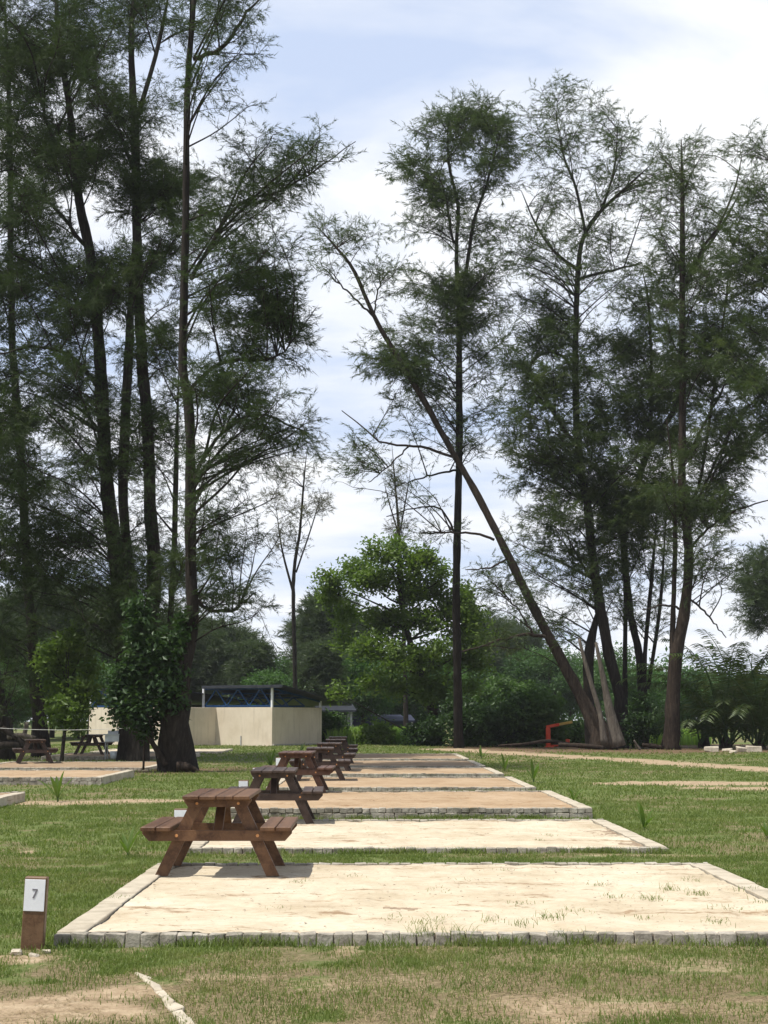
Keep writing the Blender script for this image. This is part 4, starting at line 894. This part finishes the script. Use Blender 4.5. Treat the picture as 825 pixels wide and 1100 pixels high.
# ------------------------------------------------------------------ palms
def frond(mb, mbL, o, yaw, L, rise, arch, wid=.55, nl=34, lw=.06):
    t = np.linspace(0, 1, 14); ca, sa = math.cos(yaw), math.sin(yaw)
    h = L * (t * math.cos(rise)); h = h + L * arch * .55 * t ** 2.4; z = L * (t * math.sin(rise) - arch * t ** 2.4)
    pts = np.stack([o[0] + ca * h, o[1] + sa * h, o[2] + z], 1)
    tube(mb, pts, np.linspace(.05, .01, 14), 5, False)
    tt = .12 + .88 * np.arange(nl) / (nl - 1)
    for sg in (-1, 1):
        f = tt * 13; i0 = np.minimum(f.astype(int), 12); fr = (f - i0)[:, None]
        b = pts[i0] * (1 - fr) + pts[i0 + 1] * fr; d = pts[i0 + 1] - pts[i0]; d /= np.linalg.norm(d, axis=1)[:, None]
        sd = np.cross(d, [0, 0, 1.]); sd /= np.linalg.norm(sd, axis=1)[:, None] + 1e-6
        ll = wid * (1 - .55 * np.abs(tt - .45) * 1.6) * (.85 + .3 * rng.random(nl))
        v = sd * sg * .9 + d * .42 + np.array([0, 0, -.3]) + rng.normal(0, .12, (nl, 3)); v /= np.linalg.norm(v, axis=1)[:, None]
        up = np.cross(v, d); up /= np.linalg.norm(up, axis=1)[:, None] + 1e-6
        mid = b + v * ll[:, None] * .5; tip = b + v * ll[:, None] + np.array([0, 0, -.16]) * ll[:, None]
        w_ = np.cross(v, up) * lw * .5
        V = np.stack([b, mid + w_, tip, mid - w_], 1); mbL.add(V.reshape(-1, 3), None, np.arange(nl * 4).reshape(-1, 4))
def palm(px, Y, n, Lr, label, wid=.7, lw=.075):
    p = P(px, 800, Y); r = empty('palm', (p[0], Y, 0), 0, label, 'palm', 'palms at the edge of the lawn')
    mb = MB(); mbL = MB()
    tk = MB(); tube(tk, [(0, 0, -.2), (0, 0, .25), (0.03, 0, .6)], [.34, .3, .15], 9, True, .2); tk.build('trunk', M['bark_brown'], r, True)
    for k in range(n):
        f = k / n; L = Lr * (.7 + .45 * rng.random()) * (1 - .2 * f); rise = R(82 - 40 * f + rng.normal(0, 8))
        frond(mb, mbL, (rng.normal(0, .3), rng.normal(0, .3), .15 + .3 * (1 - f)), k * 2.399 + rng.normal(0, .3), L, rise, .26 + .30 * f + .16 * rng.random(), wid, 46, lw)
    mb.build('frond_stem', M['leaf_mid'], r, True); mbL.build('frond', M['palm'], r)
palm(779, 79, 24, 8.2, 'dense palm with long arching dark fronds right of the reddish trunk', .85, .072)
palm(816, 78, 26, 8.8, 'taller dense palm at the edge of the photo', .85, .072)
palm(757, 81, 12, 5.6, 'lower palm whose fronds arch behind the reddish trunk', .7, .065)

# coconut seedlings
def seedling(px, py, hpx, label, n=5, z=0.0):
    p = G(px, py); Y = p[1]; h = hpx * Y / F
    r = empty('palm_seedling', (p[0], Y, 0), rng.random() * 6, label, 'seedling', 'palm seedlings between the pitches')
    mb = MB(); st = MB(); tube(st, [(0, 0, -.03), (0, 0, h * .25)], [h * .03, h * .02], 6); st.build('stem', M['leaf_mid'], r)
    for k in range(n):
        a_ = k * 2.399; L = h * (.75 + .4 * rng.random()); rise = R(80 - 8 * k + rng.normal(0, 5)); t = np.linspace(0, 1, 7)
        hh = L * t * math.cos(rise) + .12 * L * t ** 2; z_ = h * .12 + L * (t * math.sin(rise) - .10 * t ** 2.5); w = h * .075 * np.sin(np.pi * np.clip(t * .9 + .08, 0, 1)) ** .8
        c_, s_ = math.cos(a_), math.sin(a_)
        V = np.stack([np.stack([c_ * hh - s_ * w, s_ * hh + c_ * w, z_ + w * .4], 1), np.stack([c_ * hh, s_ * hh, z_], 1), np.stack([c_ * hh + s_ * w, s_ * hh - c_ * w, z_ + w * .4], 1)], 1).reshape(-1, 3)
        Q = []
        for i_ in range(6): Q += [[i_ * 3, i_ * 3 + 1, i_ * 3 + 4, i_ * 3 + 3], [i_ * 3 + 1, i_ * 3 + 2, i_ * 3 + 5, i_ * 3 + 4]]
        mb.add(V, None, Q)
    mb.build('leaf_blades', M['leaf'], r, True)
SD = [(692, 893, 30, 'palm seedling at the right corner of the second pale pitch'), (616, 862, 18, 'palm seedling beside the two course brick pitch'), (573, 841, 26, 'tall thin palm seedling beside the fourth pitch'), (542, 829, 18, 'palm seedling beside the fifth pitch'), (517, 816, 14, 'palm seedling beside the sixth pitch'), (824, 902, 24, 'palm seedling cut by the right photo edge'),
      (137, 921, 30, 'spreading palm seedling left of the nearest table'), (62, 862, 34, 'thin tall grass like seedling in front of the left rough kerb'), (291, 826, 20, 'palm seedling seen above the second table'), (323, 811, 14, 'palm seedling near the wash house corner'), (303, 838, 14, 'palm seedling behind the third table')]
for px, py, h, l in SD: seedling(px, py, h, l, 5 if h > 16 else 4)

# ------------------------------------------------------------------ dead wood, stumps, debris
def stick(name, pts, Y, w, mt, label, cat, group=None, lump=.1, zmin=None):
    s = Y / F; q = np.array([P(a_[0], a_[1], Y + (a_[2] if len(a_) > 2 else 0)) for a_ in pts])
    if zmin is not None: q[:, 2] = np.maximum(q[:, 2], zmin)
    b = q[0].copy(); mb = MB(); n = max(6, len(pts) * 4); tube(mb, smooth_path(q - b, n), np.interp(np.linspace(0, 1, n), np.linspace(0, 1, len(w)), np.array(w) * .5 * s), 8, True, lump)
    return tag(mb.build(name, M[mt], None, True, b), label, cat, group)
stick('dead_stump', [(649, 800), (645, 770), (636, 738), (628, 710), (622, 686)], 75.5, [8, 5.5, 5, 4.5, 3], 'bark_pale', 'tall pale leaning splinter of a broken stump', 'stump', 'broken pale stumps')
stick('dead_stump', [(664, 802), (656, 770), (647, 725), (640, 690)], 76, [17, 10, 6, 3], 'bark_pale', 'wide based pale broken stump against the twin stems', 'stump', 'broken pale stumps')
stick('fallen_branch', [(535, 801), (565, 799), (590, 796), (620, 801), (640, 802)], 78, [2, 3, 4, 4, 3], 'bark_brown', 'long fallen branch lying past the red frame', 'fallen branch', 'fallen branches under the right trees', zmin=.04)
stick('fallen_branch', [(600, 800), (622, 801), (648, 803)], 75, [4, 5, 4], 'bark_brown', 'thick fallen log in front of the low dark bush', 'fallen branch', 'fallen branches under the right trees', zmin=.07)
stick('fallen_branch', [(681, 795), (684, 800), (688, 806)], 75, [2, 2, 3], 'bark_pale', 'short pale branch leaning beside the vine covered stump', 'fallen branch', 'fallen branches under the right trees', zmin=.03)
stick('fallen_branch', [(690, 800), (700, 801), (712, 803)], 76, [4, 6, 5], 'bark_brown', 'short thick log between the vine stump and the reddish trunk', 'fallen branch', 'fallen branches under the right trees', zmin=.1)
stick('wooden_stake', [(154, 827), (155, 800), (156, 768)], 46.5, [2.6, 2.2, 2], 'bark_brown', 'thin upright wooden stake holding the string before the big trunk', 'stake')
stick('leaning_log', [(178, 822), (168, 805), (158, 790)], 45.4, [7, 6, 5], 'bark_brown', 'split brown log leaning at the foot of the big trunk', 'log', zmin=.1)
stick('surface_root', [(190, 824), (202, 824), (214, 829)], 45.2, [12, 8, 3], 'bark_brown', 'gnarled surface root spreading from the big trunk', 'root', zmin=.02)
for (pts, w, l) in (([(2, 782), (20, 795), (36, 806)], [7, 7, 6], 'dark log leaning across the log pile'), ([(-6, 802), (14, 800), (34, 801)], [8, 8, 7], 'thick log at the bottom of the log pile'), ([(8, 792), (22, 790), (38, 793)], [6, 6, 5], 'pale sawn log on top of the log pile')):
    stick('log', pts, 56, w, 'bark_pale' if 'pale' in l else 'bark', l, 'log', 'logs piled under the left trees', zmin=.12)
stick('log', [(24, 800), (29, 776)], 64, [5, 5], 'bark_pale', 'upright weathered log piece behind the log pile', 'log', 'logs piled under the left trees')
# string
s0 = P(-30, 780, 46.4); s1 = P(155.5, 781, 46.4); s2 = P(185, 783, 46.0)
mb = MB(); t = np.linspace(0, 1, 16)[:, None]; q = s0 * (1 - t) + s1 * t; q[:, 2] -= (.1 * 4 * t * (1 - t))[:, 0]; tube(mb, np.vstack([q, s2]) - s0, .007, 4); tag(mb.build('string_line', M['string'], None, False, s0), 'pale string stretched from the wooden stake across the left pitches', 'string')

# soil heap
mb = MB(); p = G(408, 799)
for _ in range(26): 
    a_ = rng.random() * 6.28; q = rng.random(); box(mb, np.array([.5, .45, .3]) * (.5 + .6 * rng.random()), (1.1 * q * math.cos(a_), .6 * q * math.sin(a_), .08 + .28 * (1 - q)), rot3(*(rng.random(3) * 3)), .08, .04)
tag(mb.build('soil_heap', M['soil'], None, False, (p[0], p[1], 0)), 'heap of dark soil at the far end of the pitches', 'soil heap')
# rubble blocks by the palms
for (px, py, sx, sz), l in zip(((765, 808, .62, .26), (781, 807, .5, .2), (797, 808, .45, .24), (810, 808, .7, .3), (788, 809, .25, .12)), ('leftmost pale concrete block below the palms', 'flat concrete block second in the row below the palms', 'concrete block in the middle of the row below the palms', 'largest pale concrete block below the palm at the photo edge', 'small lump of concrete in front of the block row')):
    q = G(px, py); mb = MB(); box(mb, (sx, .3, sz), (0, 0, sz / 2 - .02), rot3(0, 0, rng.normal(0, .25)), .03, .03)
    tag(mb.build('concrete_block', M['stone'], None, False, (q[0], q[1], 0)), l, 'concrete block', 'concrete blocks below the palms')
# red frame
p = G(589, 803); Y = p[1]; k = Y / F
r = empty('barrier_frame', (p[0], Y, 0), 0, 'red painted metal frame with a yellow tipped arm by the low bush', 'barrier')
mb = MB(); box(mb, (4.6 * k, 4.6 * k, 21 * k), (0, 0, 10 * k), None, .02); mb.build('post', M['red'], r)
mb = MB(); bar(mb, (-2 * k, 0, 21.5 * k), (12 * k, -.02, 24.3 * k), 3 * k, 3.2 * k, .02); mb.build('arm', M['red'], r)
mb = MB(); bar(mb, (12 * k, -.02, 24.3 * k), (26 * k, -.04, 27 * k), 2.6 * k, 2.8 * k, .02); mb.build('arm_end', M['yellow'], r)
mb = MB(); box(mb, (4 * k, 4 * k, 9 * k), (21 * k, .1, 4.4 * k), None, .02); mb.build('short_post', M['red'], r)
mb = MB(); box(mb, (9 * k, .3, .06), (1 * k, 0, .03)); box(mb, (22 * k, .08, .08), (11 * k, .1, .1)); mb.build('base', M['red'], r)
# cream frame
p = G(447, 799.5); k = p[1] / F; r = empty('folding_frame', (p[0], p[1], 0), 0, 'small cream open frame lying by the dark undergrowth bush', 'frame')
mb = MB(); bar(mb, (-7 * k, 0, .08), (7 * k, 0, .08), .16, .12); mb.build('base_rail', M['cream'], r)
mb = MB(); bar(mb, (-6 * k, .1, 5 * k), (6.5 * k, .1, 6 * k), .12, .1); mb.build('top_rail', M['cream'], r)
for a_, b_ in ((-7, -5.5), (7, 6.5), (-3, 4)):
    mb = MB(); bar(mb, (a_ * k, .05, .12), (b_ * k, .05, 5.4 * k), .1, .1); mb.build('strut', M['cream'], r)
# white marker pole
p = G(378.5, 799); mb = MB(); tube(mb, [(0, 0, -.1), (0, 0, .4), (0, 0, .8)], .035, 8); tag(mb.build('marker_pole', M['white'], None, True, (p[0], p[1], 0)), 'thin white marker pole at the far end of the table row', 'pole')
# far sheds
def shed(px, Y, w, d, hh, roofm, wallm, label, open_=False):
    p = P(px, 780, Y); r = empty('shed', (p[0], Y, 0), .1, label, 'shed', 'small sheds in the far field')
    mb = MB(); V = [(-w / 2 - .3, -d / 2 - .3, hh), (w / 2 + .3, -d / 2 - .3, hh), (w / 2 + .3, d / 2 + .3, hh + .45), (-w / 2 - .3, d / 2 + .3, hh + .45)]; V = V + [(a_, b_, c_ + .12) for a_, b_, c_ in V]
    mb.add(V, None, [[3, 2, 1, 0], [4, 5, 6, 7], [0, 1, 5, 4], [1, 2, 6, 5], [2, 3, 7, 6], [3, 0, 4, 7]]); mb.build('roof', M[roofm], r)
    if not open_:
        mb = MB(); box(mb, (w, d, hh + .05), (0, 0, hh / 2)); mb.build('wall', M[wallm], r)
    for sx in (-1, 1):
        for sy in (-1, 1):
            mb = MB(); box(mb, (.14, .14, hh + .05), (sx * (w / 2 - .05 + (.1 if not open_ else 0)), sy * (d / 2 - .05 + (.1 if not open_ else 0)), hh / 2)); mb.build('post', M['steel'], r)
shed(360, 112, 2.2, 2.5, 1.95, 'roof', 'roof', 'dark roofed open shelter right of the wash house', True)
shed(384, 128, 2.2, 3, 2.1, 'white_roof', 'blue_dark', 'white roofed shed partly hidden by the round green tree')
shed(422, 122, 2.6, 2.5, 1.2, 'blue_dark', 'blue_dark', 'low dark covered shed under the round green tree')
shed(438, 135, 4.2, 3, 2.3, 'white_roof', 'blue_dark', 'long pale roofed shed deep behind the round green tree')
# sink stand
p = G(124, 815, .09); k = p[1] / F
r = empty('sink_stand', (p[0], p[1], .09), 0, 'white wash sink on steel legs at the edge of the shaded pitch', 'sink'); r.scale = (1.15, 1.15, 1.1)
mb = MB(); W_ = .62
for (cx, cy, sx, sy) in ((0, -.22, W_, .03), (0, .22, W_, .03), (-W_ / 2 + .015, 0, .03, .41), (W_ / 2 - .015, 0, .03, .41)): box(mb, (sx, sy, .22), (cx, cy, .68), None, .008)
box(mb, (W_, .46, .02), (0, 0, .57)); mb.build('basin', M['sink'], r)
mb = MB(); box(mb, (W_ + .06, .03, .16), (.04, .26, .84), None, .008); mb.build('backsplash', M['sink'], r)
mb = MB(); box(mb, (W_ + .1, .1, .025), (0, -.24, .80), None, .006); mb.build('rim', M['sink'], r)
for sx in (-1, 1):
    for sy in (-1, 1):
        mb = MB(); tube(mb, [(sx * .29, sy * .2, 0), (sx * .29, sy * .2, .58)], .02, 6); mb.build('leg', M['steel'], r)
mb = MB(); tube(mb, [(0, .24, .9), (0, .24, 1.02), (0, .14, 1.05), (0, .1, 1.0)], .014, 6); mb.build('tap', M['steel'], r)
mb = MB(); tube(mb, [(0, 0, 0), (0, 0, .12), (0, 0, .26)], [.12, .14, .16], 10); b_ = tag(mb.build('bucket', M['sink'], None, True, (p[0] - .05, p[1], .1)), 'pale plastic bucket standing under the white sink', 'bucket')

# ------------------------------------------------------------------ haze
mb = MB(); hx, hy0, hy1, hz0, hz1 = 430., -70., 530., -2., 40.
mb.add([(a_, b_, c_) for c_ in (hz0, hz1) for a_, b_ in ((-hx, hy0), (hx, hy0), (hx, hy1), (-hx, hy1))], None, [[3, 2, 1, 0], [4, 5, 6, 7], [0, 1, 5, 4], [1, 2, 6, 5], [2, 3, 7, 6], [3, 0, 4, 7]])
m, nt = mat('thin_air'); vp = nd(nt, 'ShaderNodeVolumePrincipled'); vp.inputs['Color'].default_value = (.93, .96, 1, 1); vp.inputs['Density'].default_value = .0002; vp.inputs['Anisotropy'].default_value = .2
o_ = nd(nt, 'ShaderNodeOutputMaterial'); nt.links.new(vp.outputs[0], o_.inputs['Volume'])
tag(mb.build('haze', m), 'thin pale haze in the air over the lawn', None, None, 'stuff')

# ------------------------------------------------------------------ light, sky
SUN_EL, SUN_AZ = R(67), math.atan2(-.80, -.45)          # azimuth of the sun measured from +Y toward +X
sd = np.array([math.cos(SUN_EL) * math.sin(SUN_AZ), math.cos(SUN_EL) * math.cos(SUN_AZ), math.sin(SUN_EL)])
L_ = bpy.data.lights.new('sun', 'SUN'); L_.energy = 5.0; L_.angle = R(.6); L_.color = (1, .95, .86)
so = bpy.data.objects.new('sun', L_); col.objects.link(so); so.rotation_euler = Vector(-sd).to_track_quat('-Z', 'Y').to_euler(); so.location = (0, 0, 60)
w = bpy.data.worlds.new('World'); scene.world = w; w.use_nodes = True; nt = w.node_tree; nt.nodes.clear()
sky = nd(nt, 'ShaderNodeTexSky', sky_type='NISHITA'); sky.sun_disc = False; sky.sun_elevation = SUN_EL; sky.sun_rotation = SUN_AZ; sky.air_density = 1.0; sky.dust_density = 1.0
tc = nd(nt, 'ShaderNodeTexCoord').outputs['Generated']
# flat cloud deck: direction divided by its height
sx_ = nd(nt, 'ShaderNodeSeparateXYZ'); nt.links.new(tc, sx_.inputs[0])
ad = nd(nt, 'ShaderNodeMath', operation='ADD'); nt.links.new(sx_.outputs[2], ad.inputs[0]); ad.inputs[1].default_value = .22
mxx = nd(nt, 'ShaderNodeMath', operation='MAXIMUM'); nt.links.new(ad.outputs[0], mxx.inputs[0]); mxx.inputs[1].default_value = .05
dv = nd(nt, 'ShaderNodeVectorMath', operation='SCALE'); inv = nd(nt, 'ShaderNodeMath', operation='DIVIDE'); inv.inputs[0].default_value = 1.0; nt.links.new(mxx.outputs[0], inv.inputs[1])
nt.links.new(tc, dv.inputs[0]); nt.links.new(inv.outputs[0], dv.inputs['Scale'])
mp = nd(nt, 'ShaderNodeMapping'); mp.inputs['Location'].default_value = (2.3, 1.1, 0); mp.inputs['Scale'].default_value = (1.0, 1.5, .4); nt.links.new(dv.outputs[0], mp.inputs[0])
cn = noise(nt, mp.outputs[0], 2.0, 7, .55, .3)
cf = ramp(nt, [(.33, (0, 0, 0)), (.56, (1, 1, 1))], cn)
cn2 = noise(nt, mp.outputs[0], 3.3, 5, .5)
cc = ramp(nt, [(.3, (8.4, 8.9, 9.9)), (.66, (10.1, 10.2, 10.4))], cn2)
base = mixc(nt, .8, sky.outputs[0], (6.4, 7.7, 10.4))       # thin veil over the blue
hz = nd(nt, 'ShaderNodeMapRange'); hz.inputs['From Min'].default_value = .42; hz.inputs['From Max'].default_value = .75; hz.inputs['To Min'].default_value = 1.0; hz.inputs['To Max'].default_value = .22; nt.links.new(sx_.outputs[2], hz.inputs['Value'])  # veil and clouds thinned overhead, out of view, to cut the ambient fill
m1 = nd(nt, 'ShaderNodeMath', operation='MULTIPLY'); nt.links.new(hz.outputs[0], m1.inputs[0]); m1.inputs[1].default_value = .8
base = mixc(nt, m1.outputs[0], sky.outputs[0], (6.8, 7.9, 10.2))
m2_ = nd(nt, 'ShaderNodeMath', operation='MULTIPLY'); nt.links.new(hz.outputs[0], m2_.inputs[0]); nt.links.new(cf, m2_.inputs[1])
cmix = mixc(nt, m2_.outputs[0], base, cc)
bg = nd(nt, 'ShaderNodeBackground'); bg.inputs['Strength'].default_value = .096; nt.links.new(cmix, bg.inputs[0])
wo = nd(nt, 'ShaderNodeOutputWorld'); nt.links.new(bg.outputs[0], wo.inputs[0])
scene.view_settings.view_transform = 'Standard'; scene.view_settings.look = 'None'; scene.view_settings.gamma = 1.0; scene.view_settings.exposure = 0.17; scene.view_settings.use_curve_mapping = False
scene.render.engine = 'CYCLES'
cy = scene.cycles; cy.max_bounces = 6; cy.diffuse_bounces = 3; cy.glossy_bounces = 2; cy.transmission_bounces = 4; cy.transparent_max_bounces = 4; cy.use_denoising = True
cy.caustics_reflective = False; cy.caustics_refractive = False
